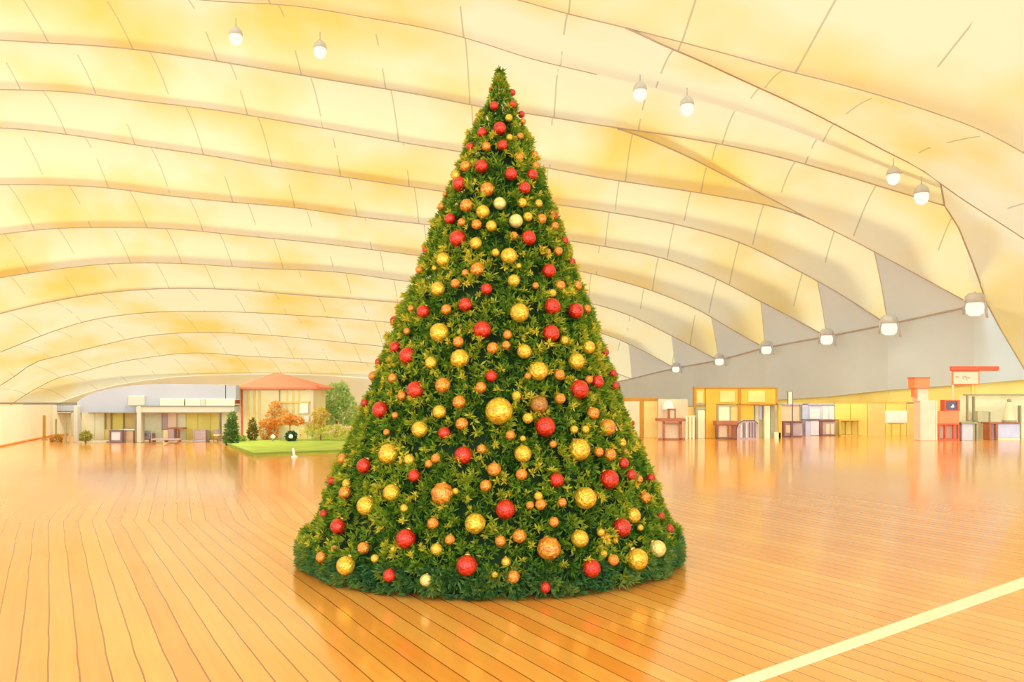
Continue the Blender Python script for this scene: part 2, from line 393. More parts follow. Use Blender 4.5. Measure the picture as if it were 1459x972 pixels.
# ridge cords
nrib = 0
def rib(ps, r):
    global nrib; nrib += 1
    mb = MB(); mb.tube(ps, r, 6); struct(mb.build('trim_%d' % nrib, M_RIB, None, True))
def crib(c, x0, x1, r, n=70): rib([c.pt(x0 + (x1 - x0) * i / n) for i in range(n + 1)], r)
crib(Z, 600, 1720, .022 * S); crib(A, 891, 1700, .03 * S); crib(Lc, X0, 850, .022 * S); crib(B, X0, 1346, .03 * S); crib(B2, 880, 1388, .028 * S)
crib(C, X0, 1160, .03 * S); crib(D, X0, 1265, .034 * S); crib(E, X0, 1178, .036 * S); crib(Fc, X0, 1090, .036 * S); crib(G, X0, 1024, .036 * S)
crib(H, X0, 962, .036 * S); crib(I, X0, 900, .036 * S); crib(J, -290, 860, .036 * S); crib(K, -290, 820, .036 * S)
rib(sidefold, .035 * S)
for fo, r in ((foldC, .02), (foldD, .018), (foldE, .015), (foldF, .015)): rib([fo(i / 20) for i in range(21)], r * S)

# ------------------------------------------------------------------ side wall under the feet of the roof (right)
feet = [W(1600, 455, 33 * S), C.pt(1388), D.pt(1265), E.pt(1178), Fc.pt(1090), G.pt(1024), H.pt(962), I.pt(900), J.pt(860), K.pt(820), R.pt(790)]
feet[0] = W(1520, 440, 39.0 * S)
botpx = {1: 547, 2: 556, 3: 565.5, 4: 571, 5: 576, 6: 580, 7: 582, 8: 583, 9: 584, 10: 585}
mb = MB(); lo = MB()
def wallquad(m, p, q, zp0, zp1, zq0, zq1, th, off=0.0):
    d = (q - p); n = Vector((-d.y, d.x, 0)).normalized() * -1      # away from the hall
    if n.x < 0: n = -n
    a, b = p + n * off, q + n * off
    vs = []
    for (s_, z0, z1) in ((a, zp0, zp1), (b, zq0, zq1)):
        for o_ in (0, th):
            for z in (z0, z1): vs.append((s_.x + n.x * o_, s_.y + n.y * o_, z))
    m.add(vs, [(0, 4, 5, 1), (2, 3, 7, 6), (1, 5, 7, 3), (0, 2, 6, 4), (0, 1, 3, 2), (4, 6, 7, 5)])
zb = [0] * len(feet)
for i in range(1, len(feet)): zb[i] = WZ(botpx[i], feet[i].y)
zb[0] = WZ(536, feet[0].y)
for i in range(len(feet) - 1):
    wallquad(mb, feet[i], feet[i + 1], zb[i], feet[i].z, zb[i + 1], feet[i + 1].z, 0.7)
    wallquad(lo, feet[i], feet[i + 1], 0, zb[i] + .05, 0, zb[i + 1] + .05, 0.5, 0.25)
struct(mb.build('wall_right', mat('fascia_grey', P(208, 207, 178), 0.8, 0.07, 0.15)))
struct(lo.build('wall_right_lower', mat('lower_wall_yellow', (.93, .76, .26), 0.7, 0.12, 0.2)))
mb = MB(); mb.tube([p + Vector((-.03, -.03, .03)) for p in feet], .05 * S, 6); struct(mb.build('trim_30', M_RIB))
# end wall of the hall, far behind
mb = MB(); mb.box(-95, 20, 96 * S, 96.5 * S, 0, WZ(528, 96 * S)); struct(mb.build('wall_back', mat('end_wall', P(250, 232, 180), 0.8, 0.06, 0.1)))

# ------------------------------------------------------------------ ceiling lamps
M_HOUS = mat('lamp_housing', P(205, 196, 165), 0.5, 0.15)
M_BULB = emit('lamp_glow', (1.0, 0.95, 0.76), 1.05)
M_BULBDIM = emit('lamp_glow_soft', (1.0, 0.95, 0.78), 0.95)
def glow(parent, p, aim, watts, ang):
    l = bpy.data.lights.new('lamp_beam', 'SPOT'); l.energy = watts; l.color = (1.0, 0.98, 0.76); l.spot_size = math.radians(ang); l.spot_blend = 0.6; l.shadow_soft_size = .4
    o = bpy.data.objects.new('lamp_beam', l); COL.objects.link(o); o.parent = parent
    o.location = p - rootloc(parent); o.rotation_euler = (aim - p).to_track_quat('-Z', 'Y').to_euler()
def lamp(px, py, Y, rp, label, aim, watts, cord=True):
    c = W(px, py, Y); r = rp / F * Y
    t = thing('ceiling_lamp', label, 'lamp', c + Vector((0, 0, r * 1.6)), 'pendant lamps under the roof')
    mb = MB(); mb.lathe(c, [(r * .28, -r * 1.25), (r * .75, -r * .95), (r * 1.0, -r * .2), (r * .95, r * .3), (r * .62, r * .85)], 20); mb.build('bulb', M_BULB, t, True)
    mb = MB(); mb.lathe(c, [(r * .98, r * .28), (r * 1.08, r * .35), (r * .95, r * 1.0), (r * .5, r * 1.5), (r * .18, r * 1.7)], 20); mb.build('housing', M_HOUS, t, True)
    mb = MB(); mb.tube([c + Vector((0, 0, r * 1.6)), c + Vector((0, 0, r * 1.6 + .5))], r * .09, 6); mb.build('rod', M_HOUS, t, True)
    glow(t, c - Vector((0, 0, r * 1.5)), Vector(aim), watts, 100)
lamp(336, 53, 31 * S, 9, 'round pale ceiling lamp at the upper left, leftmost of the lamps under the roof', (-32, 53, 1.5), 14000)
lamp(456, 72, 32 * S, 9, 'pale ceiling lamp above the tree to its left, second from the left edge', (-17, 56, 0), 3800)
lamp(912, 132, 30 * S, 9.5, 'grey-capped ceiling lamp just right of the tree top, higher of that pair', (14, 58, 0), 1800)
lamp(979, 153, 30 * S, 9.5, 'grey-capped ceiling lamp right of the tree top, lower of that pair', (14, 58, 0), 1800)
lamp(1273, 252, 33 * S, 9, 'faint ceiling lamp left of the ridge kink at the upper right', (24, 60, 0), 1800)
lamp(1313, 279, 33 * S, 10, 'ceiling lamp hanging directly below the ridge kink at the upper right', (24, 60, 0), 1800)
def flood(px, py, Y, rp, label):
    Y -= 1.6; c = W(px, py, Y); r = rp / F * Y
    t = thing('floodlight', label, 'floodlight', c + Vector((0, 0, -r * 1.1)), 'floodlights along the right wall top')
    mb = MB(); mb.lathe(c, [(r * .5, -r), (r * .85, -r * .75), (r * .95, -r * .1), (r * .8, r * .45)], 20); mb.build('lens', M_BULBDIM, t, True)
    mb = MB(); mb.lathe(c, [(r * .84, r * .4), (r * .98, r * .5), (r * 1.0, r * 1.1), (r * .7, r * 1.45), (r * .2, r * 1.5)], 20); mb.build('housing', M_HOUS, t, True)
    mb = MB(); mb.tube([c + Vector((r * 1.5, .15, -r * 1.2)), c + Vector((r * 1.15, .1, r * .7)), c + Vector((0, 0, r * 1.55)), c + Vector((-r * 1.1, .1, r * .7)), c + Vector((-r * 1.15, .15, -r * .9))], r * .13, 8); mb.build('bracket', M_HOUS, t, True)
for px, py, Y, rp, lb in ((1389, 437, 38.5, 13, 'largest floodlight, at the right end of the grey wall top'),
                          (1267, 466, 42.5, 11.5, 'floodlight on the grey wall top, second from the right'),
                          (1178, 482, 47, 9, 'floodlight on the grey wall top, third from the right'),
                          (1092, 497, 52, 7.5, 'floodlight on the grey wall top above the ochre booth'),
                          (1025, 514, 57.5, 6.5, 'small floodlight on the grey wall top, second from the tree'),
                          (963, 525, 64, 5.5, 'smallest floodlight, on the grey wall top nearest the tree')):
    flood(px, py, Y * S, rp, lb)

# ------------------------------------------------------------------ leaf clouds
def leaves_mesh(name, base, direc, length, width, cols, m, parent=None, loc=None, curl=0.25):
    n = len(base); d = direc / np.maximum(1e-9, np.linalg.norm(direc, axis=1, keepdims=True))
    rnd = rng.normal(size=(n, 3)); sd = np.cross(d, rnd); sd /= np.maximum(1e-9, np.linalg.norm(sd, axis=1, keepdims=True))
    nn = np.cross(d, sd)
    l = length[:, None]; w = width[:, None]
    v = np.stack([base, base + d * l * .5 + sd * w * .5, base + d * l + nn * l * curl * .4, base + d * l * .5 - sd * w * .5], 1).reshape(-1, 3)
    off = np.array(rootloc(parent) if parent else (loc or (0, 0, 0)))
    v = (v - off).astype(np.float32)
    me = bpy.data.meshes.new(name); me.vertices.add(4 * n); me.vertices.foreach_set('co', v.ravel())
    me.loops.add(4 * n); me.loops.foreach_set('vertex_index', np.arange(4 * n, dtype=np.int32))
    me.polygons.add(n); me.polygons.foreach_set('loop_start', np.arange(0, 4 * n, 4, dtype=np.int32)); me.polygons.foreach_set('loop_total', np.full(n, 4, dtype=np.int32))
    me.update(calc_edges=True); me.validate()
    ca = me.color_attributes.new('Col', 'FLOAT_COLOR', 'POINT')
    c4 = np.ones((4 * n, 4), np.float32); c4[:, :3] = np.repeat(cols, 4, axis=0); ca.data.foreach_set('color', c4.ravel())
    me.materials.append(m)
    o = bpy.data.objects.new(name, me); COL.objects.link(o)
    if parent: o.parent = parent
    elif loc is not None: o.location = loc
    return o
M_NEEDLE = leaf_mat('fir_needles', 0.4); M_LEAF = leaf_mat('broad_leaves', 0.45)

# ------------------------------------------------------------------ the christmas tree
TY = 10.37 * S
hw = [(96, 1), (110, 7), (130, 16), (150, 25), (200, 46), (250, 66), (300, 85), (350, 102), (400, 118), (450, 141), (500, 158), (550, 177), (600, 196), (650, 218), (700, 238), (750, 257), (785, 271), (800, 275), (815, 271)]
TZ = [WZ(y, TY * .985) for y, _ in hw]; TR = [w / F * TY * .98 for _, w in hw]
TZ[-1] = 0.35 * S; TZ.append(0.0); TR.append(TR[-2] * .985)
TZ_, TR_ = np.array(TZ[::-1]), np.array(TR[::-1])
o_ = np.argsort(TZ_); TZ_, TR_ = TZ_[o_], TR_[o_]
TOP = TZ_[-1]
def trad(z): return float(np.interp(z, TZ_, TR_))
def tax(z): return float(np.interp(z, [0, TOP], [WX(700.5, TY), WX(713, TY)]))
tree = thing('christmas_tree', 'tall cone-shaped christmas tree covered in red and gold baubles on the orange floor', 'christmas tree', (tax(0), TY, 0))
core = MB(); core.lathe((0, 0, 0), [(0.01, 0)], 3); core = MB()
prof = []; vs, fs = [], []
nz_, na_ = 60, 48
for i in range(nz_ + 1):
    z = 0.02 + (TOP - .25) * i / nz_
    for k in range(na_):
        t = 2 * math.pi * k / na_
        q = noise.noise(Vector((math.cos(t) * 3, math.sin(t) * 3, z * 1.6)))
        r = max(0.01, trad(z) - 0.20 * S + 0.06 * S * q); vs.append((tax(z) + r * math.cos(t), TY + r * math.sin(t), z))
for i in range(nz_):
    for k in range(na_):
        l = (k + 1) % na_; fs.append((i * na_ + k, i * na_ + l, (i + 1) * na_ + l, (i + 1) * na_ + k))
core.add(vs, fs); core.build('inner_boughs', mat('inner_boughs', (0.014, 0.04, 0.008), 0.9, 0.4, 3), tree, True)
def cone_points(n, zmin=0.0, zmax=None):
    zmax = zmax or TOP
    out = []
    while len(out) < n:
        z = zmin + (zmax - zmin) * random.random()
        if random.random() > max(0.04, trad(z) / TR_.max()): continue
        out.append((z, random.random() * 2 * math.pi))
    return out
GREENS = np.array([(0.035, 0.12, 0.018), (0.10, 0.24, 0.024), (0.21, 0.36, 0.03), (0.38, 0.48, 0.04), (0.62, 0.58, 0.05), (0.82, 0.66, 0.07)])
def tufts(pts, ndl, ln, wd, spread, bias, rad_off, teal=False):
    n = len(pts); base = np.zeros((n, 3)); nor = np.zeros((n, 3)); gi = np.zeros(n)
    for i, (z, t) in enumerate(pts):
        p = Vector((math.cos(t) * trad(z), math.sin(t) * trad(z), z))
        q1 = noise.noise(p * (2.4 / S)); q2 = noise.noise(p * (6.5 / S) + Vector((7, 3, 1))); q3 = noise.noise(p * (1.1 / S) + Vector((1, 9, 4)))
        r = max(0.0, trad(z) + rad_off + 0.04 * S * q1 + 0.075 * S * q2)
        base[i] = (tax(z) + r * math.cos(t), TY + r * math.sin(t), z)
        nor[i] = (math.cos(t), math.sin(t), 0.32 if z > .3 else -.05)
        gi[i] = bias + 2.4 * q2 + 1.0 * q3 + 1.3 * q1 + random.gauss(0, .55)
    nor /= np.linalg.norm(nor, axis=1, keepdims=True)
    N_ = n * ndl
    b = np.repeat(base, ndl, 0); dn = np.repeat(nor, ndl, 0) + rng.normal(size=(N_, 3)) * spread
    g = np.clip(np.repeat(gi, ndl) + rng.normal(size=N_) * .5, 0, 4.98); i0 = g.astype(int); fr = (g - i0)[:, None]
    c = GREENS[i0] * (1 - fr) + GREENS[np.minimum(i0 + 1, 5)] * fr
    if teal: c = c * .5 + np.array((0.05, 0.16, 0.085)) * .8
    b[:, 2] = np.maximum(b[:, 2], 0.03)
    dn[:, 2] = np.where(b[:, 2] < .12, np.abs(dn[:, 2]), dn[:, 2])
    return b, dn, ln * rng.uniform(.6, 1.25, N_), wd * rng.uniform(.7, 1.3, N_), c
a = tufts(cone_points(13500, 0.12 * S), 12, 0.085 * S, 0.02 * S, 0.75, 1.85, -0.06 * S)
tag(leaves_mesh('foliage', *a, M_NEEDLE, tree), kind='stuff')
a = tufts(cone_points(1300, 0.0, 0.27 * S), 13, 0.10 * S, 0.024 * S, 0.55, 1.7, -0.05 * S, True)
tag(leaves_mesh('skirt_foliage', *a, M_NEEDLE, tree), 'bluish green bottom skirt', kind='stuff')
a = tufts(cone_points(1300, 0.3 * S), 18, 0.062 * S, 0.017 * S, 1.1, 3.9, 0.0)
tag(leaves_mesh('golden_sprigs', *a, M_NEEDLE, tree), 'yellow gold leafy sprigs', kind='stuff')
tz = TOP - .28 * S
nn_ = 900; zz = rng.uniform(0, 1, nn_); tt = rng.uniform(0, 2 * math.pi, nn_)
b_ = np.stack([np.array([tax(tz)] * nn_) + np.cos(tt) * (1 - zz) * .09 * S, TY + np.sin(tt) * (1 - zz) * .09 * S, tz + zz * .25 * S], 1)
d_ = np.stack([np.cos(tt) * .6, np.sin(tt) * .6, np.full(nn_, .7)], 1) + rng.normal(size=(nn_, 3)) * .35
gsel = np.clip(rng.normal(3.2, 1.0, nn_), 0, 4.9).astype(int)
tag(leaves_mesh('top_shoot', b_, d_, rng.uniform(.04, .085, nn_) * S, np.full(nn_, .016 * S), GREENS[gsel], M_NEEDLE, tree), 'yellow green pointed top', kind='stuff')

# ------------------------------------------------------------------ baubles (x, y, radius in the picture, colour)
BAUB = """699,127,2.5,r 730,132,5,r 704,151,6.5,r 730,149,5.5,r 743,163,5,r 745,173,4.5,o 725,168,5.5,g 679,172,3,r 712,183,9.5,r 687,189,7,r 741,194,5,o 726,196,5,g 670,209,6,r 693,209,6.5,o 716,207,7.5,r 740,224,6,o 761,221,6,o 664,237,8,o 686,237,9.5,r 650,250,7,g 728,248,9,r 758,249,8,r 763,236,6,o 655,262,10.5,r 694,270,10,o 747,268,9,r 634,277,3.5,o 712,290,9,p 665,293,9.5,o 744,289,7,g 688,302,10,g 767,290,6,g 629,294,5,o 641,312,8,r 735,315,10,p 752,309,7,g 771,312,7.5,o 788,307,7,r 658,317,6,o 679,320,7.5,o 700,322,8,g 790,322,6,o 652,340,12,r 678,347,9,g 732,336,6,o 753,339,11,r 804,343,6,r 607,357,5.5,r 598,351,4,o
632,370,10.5,g 619,382,4,g 599,384,7,o 680,384,10,o 663,389,5.5,o 624,412,10.5,g 649,404,7,o 693,412,8.5,r 586,440,5,o 603,444,9.5,r 636,441,7.5,o 663,434,10,r 562,457,6.5,r 580,472,5,o 626,474,14,g 687,470,13,r 653,487,8,o 563,495,8.5,r
725,365,12,g 706,360,6,g 780,359,5,o 795,358,6.5,o 814,374,6.5,r 739,379,4,g 782,386,10,r 732,400,9,g 763,407,5,o 787,418,6,g 798,407,7.5,o 822,407,7,o 787,437,12,r 820,443,11.5,r 836,440,6,o 740,446,14,g 785,475,12.5,r 723,477,6.5,o 721,492,6.5,o 804,485,6.5,g 702,496,8.5,o 747,501,10.5,g 838,495,10,g 862,502,6,r
581,507,12.5,r 540,516,6,r 532,536,7,o 560,539,7,o 614,517,9,g 655,511,13.5,g 592,556,13,r 631,549,11,o 700,536,8.5,r 685,552,8,o 573,564,6.5,o 520,574,6,r 542,584,12,r 654,573,9.5,o 626,587,10,g 563,592,5,o 598,612,12,g 658,604,9,o 633,617,9,r 554,647,15,g 583,655,8,g 621,653,7,o 611,661,6,o 660,649,13,r 686,640,7,o 519,664,11,r 590,678,9,r 551,616,5,o
767,529,14,g 752,536,5,o 821,515,12,g 797,534,8,o 825,555,14,r 851,544,9.5,r 839,541,6,o 873,532,6,r 876,550,6,r 736,564,7,g 711,586,20,g 768,577,13,b 798,568,8,o 845,589,9,o 752,596,8,g 777,608,14.5,r 865,609,12,o 727,620,7,o 745,625,4.5,g 745,647,12.5,g 788,633,5.5,o 825,641,16,g 834,612,6,g 818,612,6,g 901,603,3.5,r 886,631,6.5,g 869,648,9,o 853,644,7,o 891,643,4,o 888,660,8,r 704,669,10,o 743,676,8.5,o 793,684,10.5,r 899,677,8,r 868,683,14,r
489,654,8,o 473,685,6.5,r 492,702,9,o 494,689,6.5,g 522,721,14,g 558,702,12.5,g 630,704,16,o 649,700,5,g 692,692,8.5,o 576,724,6,g 462,732,6,r 482,750,11.5,r 578,768,14.5,r 617,746,8.5,o 677,746,15,g 641,769,7.5,o 622,783,9,g 518,781,9,o 477,783,6,o 458,794,8,o 493,806,14,g 555,820,10,r 665,806,15,r 607,827,9,p 534,796,6,g 561,783,5,g
910,683,6,o 927,681,6.5,r 834,710,16,g 720,726,14,r 755,720,6,o 770,719,8,o 767,707,6.5,g 801,716,6.5,o 789,744,7.5,o 902,735,11,g 886,752,13.5,r 912,752,5,g 863,768,7,o 876,770,5,o 856,759,6,g 826,768,13,g 740,764,10,o 713,771,8,o 782,782,17,o 721,801,7,g 874,798,8,o 860,790,6,g 843,810,13,r 908,797,15.5,g 937,782,12,p 731,822,9.5,o 705,819,5,g 777,837,8,r 941,736,6,r 953,754,7,r 919,709,8,o"""
BL = []
for tok in BAUB.split():
    a_, b_, c_, d_ = tok.split(','); BL.append((float(a_), float(b_), float(c_), d_))
CN = {'r': 'red', 'g': 'gold', 'o': 'orange', 'p': 'pale gold', 'b': 'bronze'}
BM = {'r': bauble_mat('red_glass', (0.42, 0.005, 0.003), (0.86, 0.05, 0.012), 0.2, 0.3),
      'g': bauble_mat('gold_glass', (0.66, 0.31, 0.012), (0.95, 0.70, 0.07), 0.2, 0.45),
      'o': bauble_mat('orange_glass', (0.68, 0.13, 0.012), (0.92, 0.46, 0.05), 0.25, 0.35),
      'p': bauble_mat('pale_gold_glass', (0.72, 0.58, 0.14), (0.93, 0.84, 0.38), 0.35, 0.4),
      'b': bauble_mat('bronze_glass', (0.34, 0.12, 0.02), (0.56, 0.27, 0.05), 0.4, 0.45)}
M_CAP = mat('bauble_cap', (0.75, 0.55, 0.18), 0.3, 0.1, 5, 0.9)
def ball_mesh(style, m, n=28, k=18):
    vs, fs = [(0, 0, 1)], []
    for j in range(1, k):
        ph = math.pi * j / k
        for i in range(n):
            t = 2 * math.pi * i / n; r = 1.0
            if style == 'ribbed': r = 1 + .045 * math.cos(10 * t) * math.sin(ph)
            if style == 'banded': r = 1 + .05 * math.cos(8 * ph)
            d = Vector((math.sin(ph) * math.cos(t), math.sin(ph) * math.sin(t), math.cos(ph)))
            if style == 'crinkled': r = 1 + .09 * noise.noise(d * 3.1)
            vs.append(tuple(d * r))
    vs.append((0, 0, -1)); e = len(vs) - 1
    for i in range(n):
        l = (i + 1) % n; fs.append((0, 1 + i, 1 + l)); fs.append((e, e - n + l, e - n + i))
    for j in range(k - 2):
        for i in range(n):
            l = (i + 1) % n; a = 1 + j * n; fs.append((a + i, a + n + i, a + n + l, a + l))
    me = bpy.data.meshes.new('ball'); me.from_pydata(vs, [], fs); me.materials.append(m)
    me.polygons.foreach_set('use_smooth', [True] * len(me.polygons)); me.update(); return me
BALLS = {(s_, c_): ball_mesh(s_, BM[c_]) for s_ in ('smooth', 'ribbed', 'banded', 'crinkled') for c_ in BM}
cm = MB(); cm.lathe((0, 0, 0), [(.27, .93), (.30, .99), (.27, 1.14), (.1, 1.19)], 16, 8, .05)
hm = MB(); hm.tube([Vector((.11 * math.cos(q), 0, 1.27 + .12 * math.sin(q))) for q in [i * math.pi / 6 - .9 for i in range(11)]], .025, 6)
def mesh_of(b, name, m):
    me = bpy.data.meshes.new(name); me.from_pydata(b.v, [], b.f); me.materials.append(m); me.polygons.foreach_set('use_smooth', [True] * len(me.polygons)); me.update(); return me
CAPM, HOOKM = mesh_of(cm, 'cap', M_CAP), mesh_of(hm, 'hook', M_CAP)
ORD = ['leftmost', 'second', 'third', 'fourth', 'fifth', 'sixth', 'seventh', 'eighth', 'ninth', 'tenth', 'eleventh', 'twelfth', 'thirteenth']
TIER = ["topmost", "second", "third", "fourth", "fifth", "sixth", "seventh", "eighth", "ninth", "lowest"]
STY = {(554, 647): 'ribbed', (630, 704): 'banded', (782, 782): 'crinkled', (767, 529): 'ribbed', (655, 511): 'crinkled', (677, 746): 'crinkled', (720, 726): 'ribbed', (825, 641): 'ribbed', (834, 710): 'ribbed'}
SPECIAL = {(711, 586): 'largest gold bauble of all, at the middle of the christmas tree',
           (768, 577): 'dull bronze bauble right of the largest gold one, mid tree',
           (554, 647): 'big gold ribbed bauble on the left side, just below the tree middle',
           (630, 704): 'big orange banded bauble low on the tree, left of centre',
           (782, 782): 'big orange crinkled bauble near the tree bottom, right of centre',
           (607, 827): 'pale gold bauble at the tree bottom, left of centre',
           (937, 782): 'pale gold bauble at the lower right corner of the tree',
           (712, 290): 'pale gold bauble high on the tree, left one of two',
           (735, 315): 'pale gold bauble high on the tree, right one of two',
           (777, 837): 'small red bauble lowest of all, at the tree skirt',
           (712, 183): 'large red bauble at the centre just below the tree top',
           (699, 127): 'tiny red bauble at the left of the tree tip'}
tiers = {}
def tier_of(y): return int(min(9, max(0, (y - 97) / (858 - 97) * 10)))
for b in BL:
    if (b[0], b[1]) in SPECIAL: continue
    tiers.setdefault((tier_of(b[1]), b[3]), []).append(b)
for v in tiers.values(): v.sort(key=lambda b: b[0])
proto = None
for (px, py, rp, cc) in BL:
    key = (int(px), int(py))
    # follow the line of sight to the surface of the tree
    hit = None; best = None
    Y = TY - TR_.max() - .3
    while Y < TY + .2:
        p = W(px, py, Y); dd = math.hypot(p.x - tax(p.z), p.y - TY) - trad(p.z) - 0.015 * S
        if best is None or dd < best[0]: best = (dd, p.copy())
        if dd <= 0: hit = p; break
        Y += .01
    p = hit or best[1]
    if hit is None:                       # at the outline: let it touch the twigs
        p = W(px, py, min(p.y, TY)); ex = math.hypot(p.x - tax(p.z), p.y - TY) - trad(p.z) - .03 * S
        if ex > 0: p.x -= math.copysign(ex, p.x - tax(p.z))
    r = rp / F * p.y
    tname = TIER[tier_of(py)]
    size = 'tiny' if rp < 4.5 else 'small' if rp < 8 else 'medium' if rp < 11.5 else 'large'
    style = STY.get(key) or ('crinkled' if cc in 'ob' else 'smooth')
    if (px, py) in SPECIAL: lb = SPECIAL[(px, py)]
    else:
        lst = tiers[(tier_of(py), cc)]; n = lst.index((px, py, rp, cc)); k = len(lst)
        if k == 1: pos = 'the only %s one' % CN[cc]
        elif n == 0: pos = 'leftmost %s one' % CN[cc]
        elif n == k - 1: pos = 'rightmost %s one' % CN[cc]
        else: pos = '%s %s one from left' % (ORD[n], CN[cc])
        lb = "%s %s bauble, %s in the tree's %s tenth" % (size, CN[cc], pos, tname if tname == 'lowest' or tname == 'topmost' else tname + ' highest')
    grp = CN[cc] + ' baubles on the christmas tree'
    if rp < 6.2:
        o = bpy.data.objects.new('christmas_bauble', BALLS[(style, cc)]); COL.objects.link(o); tag(o, lb, 'bauble', grp)
    else:
        if proto is None:
            o = bpy.data.objects.new('christmas_bauble', None); COL.objects.link(o); proto = o
            ba = bpy.data.objects.new('ball', BALLS[(style, cc)]); ca = bpy.data.objects.new('cap', CAPM); hk = bpy.data.objects.new('hook', HOOKM)
            for q, par in ((ba, o), (ca, o), (hk, ca)): COL.objects.link(q); q.parent = par
            pb, pc, ph_ = ba, ca, hk
        else:
            o = proto.copy(); COL.objects.link(o)
            ba, ca, hk = pb.copy(), pc.copy(), ph_.copy()
            for q, par in ((ba, o), (ca, o), (hk, ca)): COL.objects.link(q); q.parent = par
            ba.data = BALLS[(style, cc)]
        tag(o, lb, 'bauble', grp)
    o.location = p; o.scale = (r, r, r)
    th = math.atan2(p.y - TY, p.x - tax(p.z))
    # each hangs from a twig: cap leaning back into the foliage
    lean = 0.55 + 0.3 * random.random()
    axis = Vector((-math.cos(th) * math.sin(lean), -math.sin(th) * math.sin(lean), math.cos(lean)))
    o.rotation_euler = axis.to_track_quat('Z', 'Y').to_euler()

# ------------------------------------------------------------------ right: the row of booths
M_OCH = mat('ochre_board', P(244, 176, 52), 0.6, 0.12, .8); M_OCHL = mat('ochre_light_board', P(252, 205, 110), 0.6, 0.12, .8)
M_OCHD = mat('ochre_dark_trim', P(196, 134, 40), 0.6, 0.1); M_BRN = mat('red_brown_wood', P(176, 104, 62), 0.5, 0.15)
M_BRND = mat('dark_brown_wood', P(140, 88, 66), 0.5, 0.15); M_MAUVE = mat('mauve_grey', P(190, 160, 140), 0.6, 0.15)
M_GREYD = mat('dark_grey', P(120, 104, 98), 0.6, 0.15); M_WHITE = mat('warm_white', P(255, 240, 208), 0.6, 0.05)
M_SAGE = mat('sage_cream', P(226, 212, 150), 0.6, 0.08); M_SAGED = mat('sage_trim', P(168, 160, 110), 0.6, 0.1)
M_LAV = mat('lavender_panel', P(226, 214, 196), 0.6, 0.06); M_BLUE = mat('grey_blue_panel', P(206, 202, 200), 0.6, 0.06)
M_PINK = mat('pale_pink_panel', P(255, 208, 160), 0.6, 0.06); M_RED = mat('coral_red_panel', P(248, 140, 78), 0.5, 0.1)
M_REDD = mat('deep_red_frame', P(222, 96, 52), 0.5, 0.1); M_CREAM = mat('cream_panel', (.93, .88, .62), 0.6, 0.06)
M_YEL = mat('yellow_panel', (.93, .76, .20), 0.6, 0.1, .6); M_YELD = mat('yellow_trim', P(226, 180, 70), 0.6, 0.1)
M_GREY = mat('cool_grey', P(206, 198, 180), 0.6, 0.08); M_PEACH = mat('peach_panel', P(248, 208, 150), 0.6, 0.08)
YK = floorY(626)
class PX:
    """a thing whose parts are boxes given by what they show in the picture, standing at depth Y"""
    def __init__(s, name, label, cat, px, pyb, Y=None, group=None, z=0.0):
        s.Y = Y or floorY(pyb); s.t = thing(name, label, cat, (WX(px, s.Y), s.Y, z), group)
    def p(s, name, m, boxes, d=0.5, dy=0.0, label=None, par=None, kind=None):
        mb = MB()
        for b in boxes: mb.pbox(*b, s.Y + dy, d)
        o = mb.build(name, m, par or s.t)
        if label: o['label'] = label
        return o
# partition at the tree's right edge
k = PX('partition_screen', 'ochre partition screen half hidden behind the right edge of the tree', 'partition', 905, 624)
k.p('left_panel', M_PEACH, [(872, 571, 912, 624)], .12, .05); k.p('right_panel', M_OCHL, [(917, 570, 937, 624)], .12, .05)
k.p('post', M_OCHD, [(911.5, 571, 917, 624)], .3); k.p('top_rail', M_OCHD, [(872, 567, 937, 571.5)], .3)
# pale backdrop behind the red-brown desk
k = PX('booth_backdrop', 'pale backdrop panel behind the red-brown desk', 'backdrop', 963, 625, YK + 1.4)
k.p('panel', M_PEACH, [(938, 569, 980, 624)], .12); k.p('side_panel', M_OCHL, [(980, 580, 990, 624)], .12); k.p('rail', M_SAGED, [(938, 567.5, 966, 569)], .2)
k = PX('table_lamp', 'pale rounded lamp shade standing at the back of the red-brown desk', 'lamp', 952, 600, YK + .9, z=WZ(598.5, YK + .9))
c = W(952, 578, YK + .9); mb = MB(); r_ = 9 / F * YK; mb.lathe(c, [(r_ * .95, -r_ * .75), (r_, -r_ * .5), (r_ * .8, r_ * .3), (r_ * .45, r_ * .75), (.1 * r_, r_ * .85)], 20); mb.build('lamp_shade', M_WHITE, k.t, True)
mb = MB(); mb.tube([W(952, 598.5, YK + .9), W(952, 583, YK + .9)], .05, 8); mb.lathe(W(952, 598.5, YK + .9), [(.3, 0), (.3, .06), (.08, .12)], 16); mb.build('stem', M_WHITE, k.t, True)
k = PX('desk', 'red-brown wooden desk standing nearest the tree, with a pale front', 'desk', 957, 627)
k.p('desk_top', M_BRN, [(938, 596.5, 977, 600.5)], 1.3); k.p('apron', M_BRN, [(945, 602, 971, 604)], .15)
k.p('leg', M_BRN, [(944.5, 600.5, 947.5, 627)], .2); k.p('leg', M_BRN, [(967.5, 600.5, 972, 627)], .2)
k.p('foot_rail', M_BRN, [(939, 624.8, 976, 627)], .3); k.p('front_panel', M_PEACH, [(947.5, 604, 967.5, 625)], .08, .4)
k = PX('crate', 'small upright wooden crate standing on the red-brown desk', 'crate', 958, 597, floorY(627) + .3, z=WZ(596.5, floorY(627)))
k.p('frame', M_BRN, [(953, 583, 954.4, 596.5), (961.5, 583, 963, 596.5), (953, 582.6, 963, 584)], .5); k.p('board', M_PEACH, [(954.2, 583.8, 961.7, 596.5)], .3, .1)
k = PX('slat_screen', 'cream slatted screen between the red-brown desk and the ochre booth', 'screen', 981, 626)
for x in (976.5, 982, 986.5): k.p('slat', M_CREAM, [(x, 594, x + 3.2, 626)], .15)
